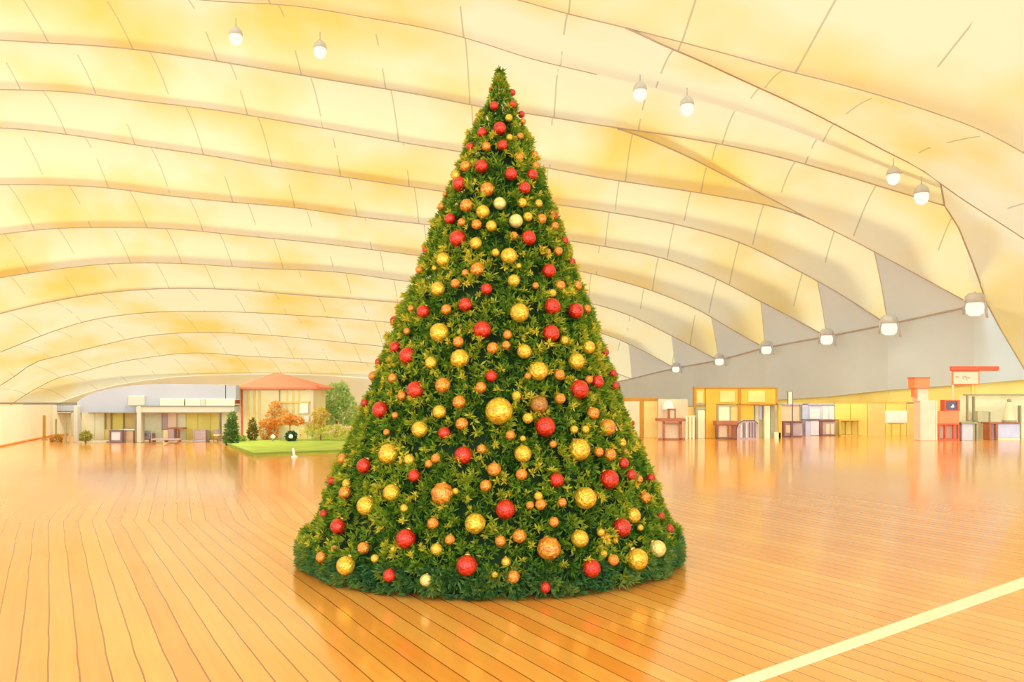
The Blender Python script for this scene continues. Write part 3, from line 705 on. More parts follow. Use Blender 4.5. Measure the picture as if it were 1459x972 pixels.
k.p('top_rail', M_PEACH, [(973, 592.5, 991, 594.5)], .2)
# big ochre booth
k = PX('ochre_booth', 'large ochre booth with a broad orange-yellow header board', 'booth', 1048, 625, YK + .8)
Y0 = k.Y
for x0, x1 in ((990, 1004.5), (1005.5, 1052), (1055.5, 1107)): k.p('header_board', M_OCH, [(x0, 553.5, x1, 576)], .35, .05)
k.p('inset_panel', M_OCHL, [(993, 557, 1002, 574)], .06, 0); k.p('inset_panel', M_OCHL, [(1066, 557, 1090, 573)], .06, 0); k.p('inset_panel', M_OCHL, [(1026, 557, 1047, 573)], .06, 0)
k.p('top_trim', M_OCHD, [(989, 551.5, 1108, 553.8)], .6); k.p('lower_trim', M_OCHD, [(1053, 575, 1108, 577)], .5)
k.p('post', M_OCHD, [(1052, 553.5, 1055.5, 602)], .45); k.p('post', M_OCHD, [(989, 553.5, 991.5, 580)], .45); k.p('post', M_OCHD, [(1105.5, 553.5, 1108, 577)], .45)
k.p('column', M_OCH, [(1006, 576, 1021, 625)], .5); k.p('back_panel', M_OCH, [(1055, 577, 1074, 602)], .15, .1)
k.p('door', M_CREAM, [(994.5, 584, 1004.5, 625)], .12, .1); k.p('door_frame', M_SAGED, [(991.5, 580.5, 1006, 584), (991.5, 584, 994.5, 625)], .3, .05)
k.p('window_panel', M_CREAM, [(1024, 579, 1041, 601)], .1, .1); k.p('window_side', M_OCHL, [(1041, 579, 1051.5, 601)], .1, .12); k.p('window_frame', M_SAGED, [(1021, 577, 1052, 579), (1021.5, 579, 1024, 601), (1040, 579, 1041.3, 601)], .2, .05)
k.p('back_wall', M_PEACH, [(1021, 601, 1055, 625)], .1, .3)
k = PX('counter', 'red-brown counter inside the ochre booth, under its pale window', 'counter', 1036, 625, floorY(626) - .3)
k.p('counter_top', M_BRN, [(1020.5, 600, 1051, 606)], .9); k.p('leg', M_BRND, [(1020.5, 606, 1023.5, 625)], .3); k.p('leg', M_BRN, [(1038, 606, 1042.5, 625)], .3); k.p('foot_rail', M_BRND, [(1020.5, 623.4, 1050, 625)], .3)
k.p('front_panel', M_PEACH, [(1023.5, 606, 1038, 624)], .08, .3); k.p('right_panel', M_BRN, [(1042.5, 606, 1050, 624)], .08, .3)
# grey ribbed barrel cabinet
Yc = floorY(625) - 1.0; wpx = WX(1080, Yc) - WX(1050, Yc); zt = WZ(600, Yc)
k = thing('barrel_cabinet', 'grey ribbed cabinet with rounded shoulders, in front of the ochre booth', 'cabinet', (WX(1065, Yc), Yc + .6, 0))
x0, x1 = WX(1050, Yc), WX(1080, Yc); h_ = zt
mb = MB(); mb.prism([(x0, .0), (x1 - .12, 0), (x1, .12), (x1, h_ * .86), (x1 - .25, h_), (x0 + .45, h_), (x0 + .12, h_ * .82), (x0, h_ * .6)][::1], Yc, Yc + .95); mb.build('body', M_MAUVE, k)
for i in range(6):
    xx = x0 + .26 + (x1 - x0 - .4) * i / 5.5; mb = MB(); mb.box(xx, xx + .06, Yc - .05, Yc + .02, .12, h_ * (.80 if i == 0 else .92)); mb.build('rib', M_WHITE if i in (0, 2) else M_GREYD, k)
mb = MB(); mb.tube([Vector((x0 + .1, Yc + .03, h_ * .84)), Vector((x0 + .45, Yc + .03, h_ + .02)), Vector((x1 - .25, Yc + .03, h_ + .02)), Vector((x1, Yc + .03, h_ * .86))], .05, 6); mb.build('lid_edge', M_GREYD, k)
# sage curtain booth
k = PX('curtain_booth', 'pale sage curtained booth between ochre booth and lavender booth', 'booth', 1094, 626, floorY(625) + .3)
k.p('back_panel', M_SAGE, [(1075, 577, 1114, 625)], .1, .5); k.p('top_rail', M_SAGED, [(1074.5, 575.5, 1118, 577)], .25)
for x0, x1 in ((1076, 1081), (1098, 1103.5)): k.p('curtain', M_SAGED if x0 > 1090 else M_SAGE, [(x0, 577, x1, 626)], .12, .2)
k.p('curtain', M_BLUE, [(1081.5, 577, 1086, 598)], .1, .25); k.p('center_column', M_CREAM, [(1089, 578, 1097.5, 626)], .4); k.p('post', M_SAGED, [(1074.5, 577, 1076, 626)], .2); k.p('post', M_YELD, [(1109, 577, 1113.5, 626)], .2)
k.p('side_box', M_CREAM, [(1103.5, 616, 1113, 626)], .35)
# sign post
k = PX('sign_post', 'thin grey post with a small cap, rising above the lavender booth', 'post', 1129, 623, floorY(623) - .3)
k.p('pole', M_GREYD, [(1128.6, 558, 1130, 624)], .08); k.p('side_rod', M_GREYD, [(1122.3, 559, 1123.4, 576)], .08); k.p('cap_plate', M_SAGED, [(1122, 557, 1136.5, 559)], .25); k.p('small_panel', M_CREAM, [(1123.4, 559, 1128.6, 576)], .05)
# lavender booth
k = PX('lavender_booth', 'white and lavender booth right of the sage curtains', 'booth', 1152, 623, floorY(621) + 1.1)
k.p('white_panel', M_PEACH, [(1114, 577, 1142, 602)], .12, .15); k.p('pillar', M_BLUE, [(1143, 575, 1152, 623)], .5); k.p('panel', M_LAV, [(1152, 577, 1190, 600)], .12, .15)
k.p('glass_pane', M_WHITE, [(1154, 583, 1168, 597)], .06, .1); k.p('glass_pane', M_WHITE, [(1172, 579, 1180, 598)], .06, .1); k.p('glass_pane', M_WHITE, [(1182, 579, 1188, 598)], .06, .1)
k.p('top_rail', M_GREY, [(1113, 575, 1190, 577)], .3); k.p('lower_panel', M_LAV, [(1114, 602, 1190, 624)], .1, .3); k.p('post', M_SAGED, [(1140.5, 577, 1142, 602)], .15)
k = PX('counter', 'mauve-brown counter in front of the lavender booth, left of its pillar', 'counter', 1130, 623)
k.p('counter_top', M_BRND, [(1115.5, 600.5, 1144, 602.5)], .9); k.p('end_panel', M_BRND, [(1116, 602.5, 1118, 622)], .8); k.p('center_post', M_BRN, [(1127, 602.5, 1130, 622)], .3); k.p('front_panel', M_MAUVE, [(1118, 602.5, 1127, 622), (1130, 602.5, 1143, 622)], .1, .1)
k.p('foot_rail', M_BRND, [(1116, 621, 1143, 623)], .4); k.p('pale_inset', M_PEACH, [(1120, 606, 1126, 617)], .05, .06)
k = PX('counter', 'pale blue-grey counter in front of the lavender booth', 'counter', 1157, 621)
k.p('counter_top', M_GREYD, [(1147, 597.8, 1168, 599.3)], .8); k.p('front_panel', M_BLUE, [(1148, 599.3, 1155, 621)], .12, .1, ); k.p('right_front', M_LAV, [(1155, 599.3, 1167, 620.5)], .12, .06)
k = PX('counter', 'dark brown counter at the right end of the lavender booth', 'counter', 1179, 621)
k.p('counter_top', M_BRND, [(1167, 598, 1190.5, 600.6)], .9); k.p('end_panel', M_BRND, [(1167.5, 600.6, 1172, 621)], .8); k.p('front_panel', M_MAUVE, [(1172, 600.6, 1190, 620.5)], .1, .1)
k.p('pale_inset', M_PEACH, [(1177, 604, 1182, 619)], .05, .06); k.p('pale_inset', M_PEACH, [(1184, 604, 1188, 619)], .05, .06); k.p('foot_rail', M_BRND, [(1168, 619.5, 1190.5, 621)], .3)
# yellow wall booth
k = PX('yellow_booth', 'wide plain yellow booth wall with faint vertical strips', 'booth', 1250, 621, floorY(621) + 1.1)
for i, (x0, x1) in enumerate(((1190, 1212), (1212, 1236), (1236, 1262), (1262, 1292), (1292, 1312))): k.p('wall_panel', (M_YEL, M_YEL, M_OCHL, M_YEL, M_OCHL)[i], [(x0, 575 if i < 4 else 572, x1 - .5, 623)], .2)
k.p('top_rail', M_YELD, [(1190, 573.5, 1312, 575)], .3)
k = PX('table', 'yellow table standing before the yellow booth wall', 'table', 1210, 621)
k.p('table_top', M_YELD, [(1195.5, 598, 1226, 600)], .9)
for x in (1196, 1222.5): k.p('leg', M_YELD, [(x, 600, x + 2, 621)], .2)
k.p('leg', M_YELD, [(1205, 600, 1206.5, 621)], .15, .4); k.p('leg', M_YELD, [(1214, 600, 1215.5, 621)], .15, .4); k.p('foot_rail', M_YELD, [(1196, 619.7, 1226, 621)], .2); k.p('modesty_panel', M_YEL, [(1198, 600, 1222.5, 619)], .08, .6)
k = PX('display_board', 'blank pale rectangular board on a thin stand before the yellow wall', 'board', 1277, 622)
k.p('board', M_WHITE, [(1262, 585.5, 1292.5, 602.5)], .12)
k.p('leg', M_YELD, [(1270, 602.5, 1271.3, 622)], .1, .1); k.p('leg', M_YELD, [(1283, 602.5, 1284.3, 622)], .1, .1); k.p('cross_bar', M_YELD, [(1266, 603, 1288, 604.5)], .1, .08)
# pink tower
k = PX('pink_tower', 'narrow pink tower with a coral red top block and wider base', 'tower', 1318, 628)
k.p('red_top', M_RED, [(1303.5, 538.5, 1325, 553.5)], 1.0); k.p('top_edge', M_REDD, [(1303, 537.5, 1325.5, 539.2)], 1.05, -.02); k.p('shaft', M_PINK, [(1307.5, 553.5, 1323, 572)], .8, .1); k.p('side_post', M_RED, [(1303.8, 553.5, 1307.5, 566)], .6, .1)
k.p('base_panel', M_PINK, [(1311.5, 571, 1333, 628)], 1.0); k.p('edge_trim', M_PEACH, [(1333, 571, 1336, 628)], .9, .05)
# red stand and screen
k = PX('red_stand', 'coral red display stand with open lower frame, beside the pink tower', 'stand', 1352, 628)
k.p('upper_panel', M_RED, [(1337, 586, 1367, 604)], .9); k.p('rail', M_REDD, [(1336.7, 603.5, 1367.5, 605.8)], .95, -.02); k.p('rail', M_REDD, [(1336.7, 625.6, 1367.5, 628)], .9)
for x in (1336.8, 1346.2, 1358.6, 1365.2): k.p('leg', M_REDD, [(x, 605.5, x + 2.1, 626)], .2)
k.p('back_panel', M_PINK, [(1339, 605.8, 1365, 625.8)], .08, .6)
k = PX('monitor', 'dark screen in a red casing standing on the coral red stand', 'monitor', 1357, 586, floorY(628) + .1, z=WZ(586, floorY(628)))
k.p('casing', M_REDD, [(1346, 570, 1368, 572), (1346, 584.3, 1368, 586), (1346, 572, 1348.3, 584.3), (1364.5, 572, 1368, 584.3)], .6); k.p('back_shell', M_RED, [(1347, 571, 1367, 585.5)], .3, .2)
k.p('screen', mat('dark_screen', P(104, 96, 104), .3, .25, 3), [(1348, 571.8, 1365, 584.6)], .1, .1)
c = W(1357.4, 578.5, k.Y + .07); q_ = k.Y / F
mb = MB(); mb.prism([(c.x + a_ * q_, c.z + b_ * q_) for a_, b_ in ((-2.2, -2.2), (2, -2.2), (1.8, .6), (.6, 2.4), (-.2, 2.2), (-.6, .3), (-2.2, -.8))], k.Y + .07, k.Y + .11); mb.build('white_shape', M_WHITE, k.t)
# red sign
k = PX('sign_board', 'pink sign board under a long coral red bar on a tall thin pole', 'sign', 1360, 626, floorY(628) + 1.2)
k.p('red_bar', M_REDD, [(1357, 522, 1424, 528.5)], .4); k.p('pink_board', M_RED, [(1357.5, 528.5, 1396, 548.5)], .2, .1, 'pink board'); k.p('pink_face', M_PINK, [(1359, 530, 1394, 547)], .05, .07)
k.p('pole', M_PINK, [(1357, 548.5, 1359.2, 627)], .12, .1)
for j, (x, y) in enumerate(((1361, 536), (1371.5, 535.5), (1377, 537))):
    c = W(x + 2.5, y + 2.5, k.Y + .05); mb = MB(); rr = 2.3 / F * k.Y
    mb.tube([c + Vector((rr * math.cos(q), 0, rr * math.sin(q))) for q in [i * .5 for i in range(10 if j else 7)]], rr * .16, 6); mb.build('scroll_mark', M_RED, k.t)
# grey cabinet
k = PX('cabinet', 'small pale grey cabinet right of the coral red stand', 'cabinet', 1380, 628)
k.p('body', M_GREY, [(1371, 604, 1387, 628)], .9, .05); k.p('cabinet_top', M_SAGED, [(1370, 602, 1393.5, 604)], 1.0); k.p('side_post', M_SAGED, [(1387, 604, 1388.6, 628)], .2); k.p('side_post', M_SAGED, [(1391.6, 604, 1393.5, 628)], .2); k.p('side_panel', M_CREAM, [(1388.6, 604, 1391.6, 627)], .1, .2)
# pale booth at the right edge
k = PX('pale_booth', 'pale sage framed booth at the right edge of the picture', 'booth', 1420, 627, YK + .9)
k.p('top_beam', M_SAGED, [(1377, 561.8, 1475, 563.8)], .5); k.p('post', M_SAGED, [(1378.3, 563.8, 1380, 600)], .2); k.p('post', M_SAGED, [(1387, 565, 1389.5, 602)], .2); k.p('post', M_SAGED, [(1453.5, 578, 1455.5, 627)], .3)
k.p('back_wall', M_CREAM, [(1368, 563.5, 1475, 627)], .15, 1.0); k.p('mid_rail', M_SAGED, [(1380, 599, 1394, 600.3)], .15); k.p('shelf_box', M_SAGE, [(1393, 586, 1410, 602)], .5, .1); k.p('shelf_edge', M_SAGED, [(1408.8, 587, 1411.5, 602)], .5, .08); k.p('lower_box', M_SAGE, [(1394, 602, 1410, 627)], .4, .3)
k = PX('counter', 'grey-blue fronted counter with a brown left end, at the right edge', 'counter', 1432, 627)
k.p('counter_top', M_BRN, [(1409.5, 602, 1454, 604)], 1.0); k.p('end_frame', M_BRN, [(1410, 604, 1413, 627), (1419, 604, 1422, 627)], .8); k.p('end_panel', M_MAUVE, [(1413, 604, 1419, 627)], .1, .2); k.p('front_panel', M_BLUE, [(1422, 604, 1453, 624)], .12, .1); k.p('plinth', M_CREAM, [(1422, 624, 1453, 627)], .1, .14)
Yq = floorY(627) + .45; zc = WZ(602, Yq)
k = thing('cone_display', 'tapering sage display cone with a ball tip, standing on the grey-blue counter', 'display', (WX(1438, Yq), Yq, zc))
u_ = Yq / F
mb = MB(); mb.lathe((WX(1438, Yq), Yq, zc), [(9 * u_, 0), (8.6 * u_, 3 * u_), (4.2 * u_, 28 * u_), (2 * u_, 29 * u_)], 20); mb.build('cone', M_SAGE, k, True)
mb = MB(); mb.lathe((WX(1438, Yq), Yq, zc + 31 * u_), [(.5 * u_, -3 * u_), (2.6 * u_, -1.6 * u_), (3 * u_, 0), (2.4 * u_, 2 * u_), (.4 * u_, 3 * u_)], 16); mb.build('tip', M_SAGED, k, True)
mb = MB(); mb.lathe((WX(1438, Yq), Yq, zc), [(9.4 * u_, .1 * u_), (9.2 * u_, 3.2 * u_), (8.6 * u_, 3.4 * u_)], 20); mb.build('base_band', M_SAGED, k, True)

# ------------------------------------------------------------------ left: pavilion, wall and stalls
M_CAN = mat('canopy_grey', P(184, 182, 168), 0.8, 0.05, .3); M_CANB = mat('canopy_beam', P(206, 198, 158), 0.8, 0.05, .3); M_LINE = mat('beam_edge', P(150, 140, 108), .8, .05)
YP = floorY(631)
# curved side wall on the far left
wl = [fl(-260, 690), fl(-90, 656), fl(0, 637), fl(40, 628.5), fl(75, 621.5), fl(112, 618.5)]
mb = MB()
for i in range(len(wl) - 1):
    p_, q_ = wl[i], wl[i + 1]; d = (q_ - p_).normalized(); n = Vector((-d.y, d.x, 0))
    vs = [];
    for s_ in (p_, q_):
        for o_ in (0, .4):
            for z in (0, WZ(577, s_.y)): vs.append(s_ + n * o_ + Vector((0, 0, z)))
    mb.add(vs, [(0, 4, 5, 1), (2, 3, 7, 6), (1, 5, 7, 3), (0, 2, 6, 4), (0, 1, 3, 2), (4, 6, 7, 5)])
struct(mb.build('wall_left', mat('left_wall_cream', (.93, .91, .80), .7, .04, .2)))
def post_on(px, py, ptop, wpx, m, name, n_):
    p_ = fl(px, py); w_ = wpx / F * p_.y; o_ = MB(); o_.box(p_.x - w_ / 2, p_.x + w_ / 2, p_.y - .35, p_.y - .1, 0, WZ(ptop, p_.y)); struct(o_.build('trim_%d' % n_, m))
post_on(18, 632.5, 586, 1.6, M_SAGED, 't', 40); post_on(37, 629, 578, 3, M_OCHL, 't', 41); post_on(47.5, 627, 578, 1.2, M_SAGED, 't', 42)
mb = MB(); mb.tube([wl[i] + Vector((.05, -.12, WZ(574.6, wl[i].y))) for i in range(6)], .06, 6); struct(mb.build('trim_43', M_LINE))
mb = MB(); mb.tube([wl[i] + Vector((.05, -.1, .06)) for i in range(6)], .07, 6); struct(mb.build('baseboard_left', mat('skirting_orange', P(236, 160, 80), .6, .1)))
# low grey header over the left opening
k = PX('canopy', 'low flat grey canopy over the cream opening at the far left', 'canopy', 78, 622, floorY(621))
k.p('header', M_CAN, [(33, 577, 112, 586)], 2.5); k.p('edge_trim', M_LINE, [(33, 575.6, 112, 577)], 2.6, -.03); k.p('lower_trim', M_CANB, [(40, 587, 104, 588.6)], .4)
k.p('back_panel', M_CREAM, [(46, 586, 112, 621)], .15, 1.2); k.p('post', M_CANB, [(101, 587, 104.5, 621)], .3)
for j, (px, yb, y0, w_, lb) in enumerate(((62, 627, 592, 3, 'slender ochre post, left one of three at the far left'), (79, 622, 597, 1.2, 'slender grey post rising behind the orange shrub'), (92.5, 631, 603, 1.6, 'short slender post, nearest the grey pavilion'))):
    k = PX('bollard_post', lb, 'post', px, yb, None, 'slender posts at the far left'); k.p('shaft', M_OCHD if j == 0 else M_SAGED, [(px - w_ / 2, y0, px + w_ / 2, yb)], .15); k.p('foot', M_SAGED, [(px - w_, yb - 1.5, px + w_, yb)], .3, -.06)
# grey pavilion
k = PX('pavilion', 'long grey pavilion with a shallow curved roof, left of the red-roofed house', 'pavilion', 225, 631, YP)
def XZ(pts, Y): return [(WX(x, Y), WZ(y, Y)) for x, y in pts]
mb = MB(); mb.prism(XZ([(110, 588), (110, 573), (118, 566.5), (130, 561), (146, 556.5), (165, 552.5), (190, 549), (215, 547.5), (250, 547), (290, 547.6), (325, 549), (322, 549), (322, 569), (228, 569), (228, 578.5), (322, 578.5), (322, 588)], YP + .4), YP + .4, YP + 6); mb.prism(XZ([(321, 549), (336, 549.8), (336, 569), (321, 569)], YP + .4), YP + .4, YP + 1.2); mb.prism(XZ([(321, 578.5), (336, 578.5), (336, 588), (321, 588)], YP + .4), YP + .5, YP + 1.2); mb.build('roof', M_CAN, k.t)
k.p('beam', M_CANB, [(193, 579.5, 334, 587.8)], .5); k.p('beam_edge', M_LINE, [(190, 578, 334, 579.8)], .6, -.03); k.p('beam_edge', M_LINE, [(125, 587.4, 334, 588.8)], .5, .03)
k.p('clerestory', M_CREAM, [(228, 568.5, 262, 579), (264, 568.5, 285, 579), (292, 568.5, 334, 579)], .1, .3, 'pale window strip'); k.p('clerestory_post', M_CANB, [(285, 568, 292, 579)], .3, .15); k.p('side_block', M_CANB, [(182, 564, 205, 578)], .3, .2)
k.p('pillar', M_CANB, [(194.5, 579, 200.5, 631)], .6, -.06); k.p('pillar', M_LINE, [(191.5, 579, 195, 631)], .5, .2); k.p('pillar', M_CANB, [(104.5, 578, 110, 631)], .6); k.p('pillar', M_LINE, [(311.5, 588, 313.5, 629)], .3, .2)
for i, (x0, x1, m_) in enumerate(((112, 135, M_CREAM), (135, 149, M_CREAM), (149, 160, M_OCHL), (160, 176, M_YEL), (176, 193, M_OCHL), (201, 231, M_CREAM), (251, 265, M_CREAM), (265, 282, M_YEL), (282, 300, M_YEL), (300, 312, M_YEL), (313, 332, M_CREAM))): k.p('wall_panel', m_, [(x0, 587, x1 - .4, 627)], .15, 1.75)
for x in (149, 157, 175): k.p('mullion', M_SAGED, [(x, 588, x + 1.2, 612)], .12, 1.6)
k.p('wall_panel', M_MAUVE, [(231, 588, 239, 613)], .2, 1.5); k.p('wall_panel', M_PEACH, [(239, 588, 251, 627)], .2, 1.5)
k.p('step', M_CANB, [(110, 629.6, 150, 631.5)], .5, -.1)
def cab(name, lb, cat, x0, y0, x1, y1, m_, mf, Y=None):
    k = PX(name, lb, cat, (x0 + x1) / 2, y1, Y); k.p('body', m_, [(x0 + 1, y0 + 1, x1 - 1, y1)], .9, .06); e = 1.8
    k.p('frame', mf, [(x0, y0, x1, y0 + e), (x0, y0 + e, x0 + e, y1), (x1 - e, y0 + e, x1, y1), (x0 + e, y1 - e, x1 - e, y1)], .3); k.p('inner_panel', M_MAUVE if m_ is not M_MAUVE else M_LAV, [(x0 + e + 1.5, y0 + e + 1.5, x1 - e - 1.5, y1 - e - 2)], .1, .03); return k
cab('cabinet', 'square mauve-grey cabinet under the pavilion, left of the grey pillar', 'cabinet', 155.5, 613, 174, 631, M_MAUVE, M_GREYD)
k = PX('table', 'low table with a pale top, between mauve-grey cabinet and pavilion pillar', 'table', 183, 631); k.p('table_top', M_WHITE, [(170, 611.4, 192, 613.4)], .9, .5); k.p('front_panel', M_PEACH, [(174.5, 614, 191, 630.5)], .1, .7)
for x in (175, 189.5): k.p('leg', M_BRN, [(x, 613.4, x + 1.4, 631)], .12, .55)
k = PX('armchair', 'grey-mauve armchair just right of the pavilion pillar', 'chair', 208, 630); k.p('seat', M_MAUVE, [(202.5, 621.5, 213, 626.5)], .8); k.p('backrest', M_GREY, [(203.5, 614, 213, 622)], .25, .6)
for x in (201.6, 212.2): k.p('armrest', M_MAUVE, [(x, 618, x + 1.6, 625.5)], .8); k.p('leg', M_GREYD, [(x, 625.5, x + 1.6, 630)], .12)
k = PX('bench', 'long low brown bench beside the grey-mauve armchair', 'bench', 232, 630, floorY(632)); k.p('seat', M_MAUVE, [(214.5, 625.5, 255, 627.5)], .7); k.p('back_rail', M_SAGED, [(214.5, 613.5, 232, 614.8)], .1, .6); k.p('back_post', M_SAGED, [(215, 614.8, 216, 626)], .1, .6); k.p('back_post', M_SAGED, [(230.6, 614.8, 231.6, 626)], .1, .6)
for x in (216, 234, 252.5): k.p('leg', M_BRN, [(x, 627.5, x + 1.5, 630.5)], .5)
k = PX('cupboard', 'tall narrow mauve cupboard standing behind the low brown bench', 'cupboard', 246, 629, floorY(630) - .15); k.p('body', M_MAUVE, [(239.5, 611, 248, 628.5)], .6); k.p('side_post', M_BRN, [(252, 612, 254, 628.5)], .2); k.p('cupboard_top', M_BRN, [(238.5, 609.8, 260, 611.4)], .7)
cab('cabinet', 'square sage-grey cabinet under the yellow part of the pavilion', 'cabinet', 275, 613, 293, 630.5, M_GREY, M_MAUVE)
k = PX('chair', 'small pale chair between the sage-grey cabinet and the dark cypress', 'chair', 308, 629, floorY(631)); k.p('seat', M_PEACH, [(303.5, 619.5, 312, 621)], .6); k.p('backrest', M_MAUVE, [(304.5, 612, 311.5, 619)], .1, .5)
for x in (303.6, 310.8): k.p('leg', M_BRN, [(x, 621, x + 1, 629)], .08); k.p('leg', M_BRN, [(x, 621, x + 1, 629)], .08, .5)
k = PX('railing', 'low pale railing beside the sage-grey cabinet', 'railing', 301, 629.5); k.p('top_rail', M_MAUVE, [(293.5, 625.8, 313, 627)], .1); k.p('baluster', M_MAUVE, [(296, 627, 297, 629.5)], .1); k.p('baluster', M_MAUVE, [(309, 627, 310, 629.5)], .1)
for (x) in (): pass
# ------------------------------------------------------------------ lawn, house, garden
lawn = [fl(322, 634), fl(345, 643.5), fl(362, 650.5), fl(400, 648.5), fl(480, 645.5), fl(560, 642), fl(560, 621), fl(440, 621), fl(352, 626)]
M_GRASS = mat('lawn_green', P(172, 186, 62), .9, .16, .9, 0, .4)
mb = MB(); n = len(lawn); lz = .14
mb.add([p_ for p_ in lawn] + [p_ + Vector((0, 0, lz)) for p_ in lawn], [tuple(range(n, 2 * n))] + [(i, (i + 1) % n, n + (i + 1) % n, n + i) for i in range(n)])
lw = mb.build('lawn', M_GRASS, None, False, (lawn[2].x, lawn[2].y, 0)); tag(lw, 'raised bright green lawn patch in front of the red-roofed house', 'lawn')
e_ = MB(); e_.tube([p_ + Vector((0, -.03, lz)) for p_ in lawn[:6]], .05, 6); e_.build('edging', mat('lawn_edge', P(150, 160, 60), .8, .1), lw)
YH = floorY(629) ; M_HW = mat('house_wall', (.93, .84, .56), .8, .08, .5); M_ROOF = mat('coral_roof', P(240, 122, 78), .7, .07, 1.5); M_ROOFD = mat('coral_roof_edge', P(226, 118, 78), .7, .07)
k = PX('house', 'small cream house with a coral red hip roof, standing on the lawn', 'house', 393, 629, YH, z=lz)
hd = 4.2
k.p('walls', M_HW, [(343, 553, 444, 626)], hd, .3)
ap = W(394, 531, YH + .3 + hd / 2); ex0, ex1, ez = WX(337.5, YH), WX(453, YH + .1), WZ(552, YH); yf, yb = YH - .25, YH + hd + .9
mb = MB(); zz_ = ez + .0
mb.add([(ex0, yf, zz_), (ex1, yf, zz_), (ex1, yb, zz_), (ex0, yb, zz_), (ap.x - .15, ap.y, ap.z), (ap.x + .15, ap.y, ap.z), (ex0, yf, zz_ - .12), (ex1, yf, zz_ - .12), (ex1, yb, zz_ - .12), (ex0, yb, zz_ - .12)],
       [(0, 1, 5, 4), (1, 2, 5), (2, 3, 4, 5), (3, 0, 4), (0, 6, 7, 1), (1, 7, 8, 2), (2, 8, 9, 3), (3, 9, 6, 0), (9, 8, 7, 6)]); mb.build('roof', M_ROOF, k.t)
k.p('eave', M_ROOFD, [(352, 552.5, 434, 555.5)], .25, .02); k.p('roof_spur', M_ROOF, [(440, 549, 452, 555)], .6, .2)
for x, m_ in ((341.5, M_PINK), (343.6, M_ROOF)): k.p('corner_post', m_, [(x, 553, x + 1.4, 626)], .3, .1)
k.p('corner_post', M_PINK, [(443, 556, 446.5, 612)], .3, .1); k.p('center_seam', M_OCHD, [(397.5, 556, 398.6, 584)], .1, .22)
for x in (352, 361, 368, 407, 416, 424): k.p('pilaster', M_OCHL, [(x, 557, x + 3, 592 if x > 400 else 610)], .1, .24)
for x0, y0, x1, y1 in ((426, 572, 440, 590), (432, 592, 441, 603)): f_ = k.p('window_frame', M_PINK, [(x0, y0, x1, y1)], .12, .2); k.p('window_pane', M_WHITE, [(x0 + 1.2, y0 + 1.2, x1 - 1.2, y1 - 1.2)], .08, .14, None, f_)
f_ = k.p('door', M_OCHL, [(426, 612, 438, 627)], .12, .2); k.p('handle', M_BRN, [(427.5, 619, 428.6, 620.5)], .06, .16, None, f_)
k.p('awning', M_ROOFD, [(332, 570, 344, 575.5)], .8, .2, 'small coral red awning')
k.p('ledge', M_OCHL, [(386, 572, 440, 574.5)], .3, .1)
def bush(name, lb, cat, px, pyb, shape, cols, n, ln, wdt, Y=None, z=0.0, trunk=None, group=None):
    """shape: list of (px, py, rx, ry) lobes"""
    Y = Y or floorY(pyb); q = Y / F
    t = thing(name, lb, cat, (WX(px, Y), Y, z), group)
    B_, D_ = [], []
    tot = sum(s_[2] * s_[3] for s_ in shape)
    for (x, y, rx, ry) in shape:
        m = int(n * rx * ry / tot); c = W(x, y, Y); d = rng.normal(size=(m, 3)); d /= np.linalg.norm(d, axis=1, keepdims=True); rr = rng.uniform(.55, 1.0, (m, 1)) ** .6
        B_.append(np.array(c) + d * rr * np.array([rx * q, rx * q * .8, ry * q])); D_.append(d + rng.normal(size=(m, 3)) * .6)
    B_ = np.concatenate(B_); D_ = np.concatenate(D_); keep = B_[:, 2] > z + .03; B_, D_ = B_[keep], D_[keep]; m = len(B_)
    c_ = np.array(cols)[rng.integers(0, len(cols), m)] * rng.uniform(.75, 1.2, (m, 1))
    leaves_mesh('foliage', B_, D_, rng.uniform(.6, 1.3, m) * ln, rng.uniform(.7, 1.2, m) * wdt, c_, M_LEAF, t)['kind'] = 'stuff'
    if trunk:
        mb = MB(); mb.tube([Vector((WX(px, Y), Y, z)), W(trunk[0], trunk[1], Y)], [trunk[2] * q, trunk[2] * q * .6], 8); mb.build('trunk', M_BRN, t, True)
    return t
DG_ = [(.14, .28, .09), (.20, .34, .09), (.28, .40, .10)]; MG_ = [(.36, .52, .12), (.48, .60, .14), (.60, .66, .18)]; OR_ = [(.92, .44, .10), (.88, .36, .08), (.95, .62, .18)]; YG_ = [(.88, .70, .18), (.92, .64, .16), (.72, .64, .18)]
bush('cypress', 'tall dark green cypress at the left corner of the lawn', 'shrub', 330, 634.5, [(331, 600, 4.5, 12), (330, 614, 7.5, 14), (329, 626, 9.5, 10)], DG_, 1500, .22, .09, None, 0, (330, 600, 1.3))
bush('cypress', 'small olive cypress in front of the house, left of its middle', 'shrub', 360, 628, [(360, 606, 3.5, 9), (360, 617, 6, 10)], [(.20, .24, .05), (.30, .28, .06), (.46, .28, .06)], 700, .18, .08, floorY(630) - .5, lz, (360, 605, 1))
bush('shrub', 'low green shrub spreading right of the dark cypress', 'shrub', 345, 628, [(342, 626, 8, 4)], MG_, 400, .16, .09, floorY(632), lz)
bush('maple_tree', 'orange leafed tree before the house, behind the round dark bush', 'tree', 413, 626, [(413, 598, 7, 6), (403, 600, 6, 4), (423, 600, 9, 4)], OR_, 700, .2, .12, floorY(630) - .6, lz, (413, 597, .8))
bush('orange_shrub', 'broad orange shrub before the house, right of the olive cypress', 'shrub', 383, 627, [(378, 614, 7, 11), (390, 612, 6, 12), (384, 603, 12, 6)], OR_, 700, .2, .12, floorY(630) + .35, lz)
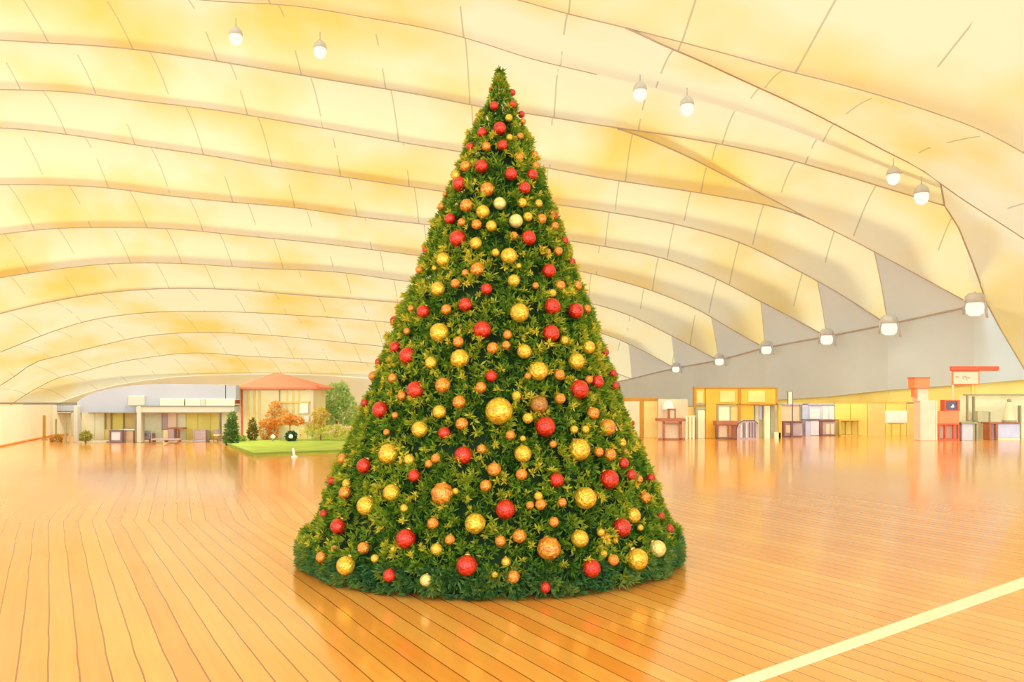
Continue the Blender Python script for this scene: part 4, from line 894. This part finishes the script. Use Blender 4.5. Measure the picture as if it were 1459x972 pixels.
bush('climbing_plant', 'orange climbing plant against the upper wall of the house', 'plant', 392, 626, [(392, 582, 7, 9), (386, 594, 5, 8), (404, 590, 5, 5)], [(.88, .55, .16), (.85, .46, .10)], 320, .2, .12, YH - .25, lz, (391, 575, .5))
bush('yellow_tree', 'low yellow leafed tree at the right corner of the house', 'tree', 457, 624, [(456, 592, 9, 10), (450, 606, 11, 4)], YG_, 700, .2, .12, floorY(629) - .9, lz, (457, 590, .9))
bush('willow_tree', 'large pale green tree right of the house, partly behind the christmas tree', 'tree', 480, 620, [(478, 568, 20, 20), (468, 590, 12, 18), (494, 585, 14, 20), (484, 556, 12, 10)], [(.66, .80, .34), (.76, .86, .42), (.54, .70, .24)], 3200, .3, .14, floorY(622), 0, (480, 575, 2))
bush('hedge', 'low yellow green hedge on the right side of the lawn', 'hedge', 470, 626, [(448, 614, 12, 6), (475, 614, 18, 7), (505, 618, 16, 7)], [(.80, .80, .22), (.7, .74, .2), (.92, .74, .25)], 1300, .2, .1, floorY(629) - 1.1, lz)
k = bush('round_bush', 'round dark teal bush on the lawn before the orange tree', 'bush', 415, 629.5, [(415, 622, 7, 6)], [(.06, .14, .09), (.10, .20, .10), (.14, .22, .12)], 700, .16, .08, floorY(632), lz)
c = W(414.5, 622, floorY(632) - .28); mb = MB(); mb.lathe(c, [(.02, -.14), (.13, -.08), (.15, 0), (.1, .1), (.02, .14)], 12); mb.build('white_blossom', M_WHITE, k, True)
YF = floorY(632); k = thing('garden_lamp', 'small white globe on the lawn edge before the orange shrub', 'garden lamp', (WX(389, YF), YF, lz))
c = W(389, 622.5, YF); mb = MB(); mb.lathe(c, [(.02, -.15), (.13, -.09), (.16, 0), (.12, .1), (.02, .15)], 14); mb.build('globe', M_WHITE, k, True); mb = MB(); mb.tube([Vector((c.x, YF, lz)), Vector((c.x, YF, c.z - .1))], .04, 8); mb.build('stem', M_SAGED, k, True)
YS = floorY(652); k = thing('marker_stake', 'short white marker stake on the floor at the lawn front', 'stake', (WX(419, YS), YS, 0))
mb = MB(); mb.tube([Vector((WX(419.6, YS), YS, 0)), W(417.5, 639, YS)], [.075, .05], 10); mb.build('stake', M_WHITE, k, True); mb = MB(); mb.lathe((WX(419.6, YS), YS, 0), [(.16, 0), (.16, .05), (.07, .1)], 14); mb.build('base', M_WHITE, k, True)
bush('shrub', 'small orange shrub on the floor at the far left', 'shrub', 80, 630, [(80, 626, 7.5, 6)], [(.85, .52, .10), (.75, .42, .08), (.6, .45, .1)], 450, .16, .08)
bush('shrub', 'small round green shrub under the left end of the grey pavilion', 'shrub', 122, 631, [(122, 622, 7.5, 6)], [(.42, .44, .10), (.52, .50, .12)], 450, .16, .08, floorY(632), 0, (122, 620, 1.2))
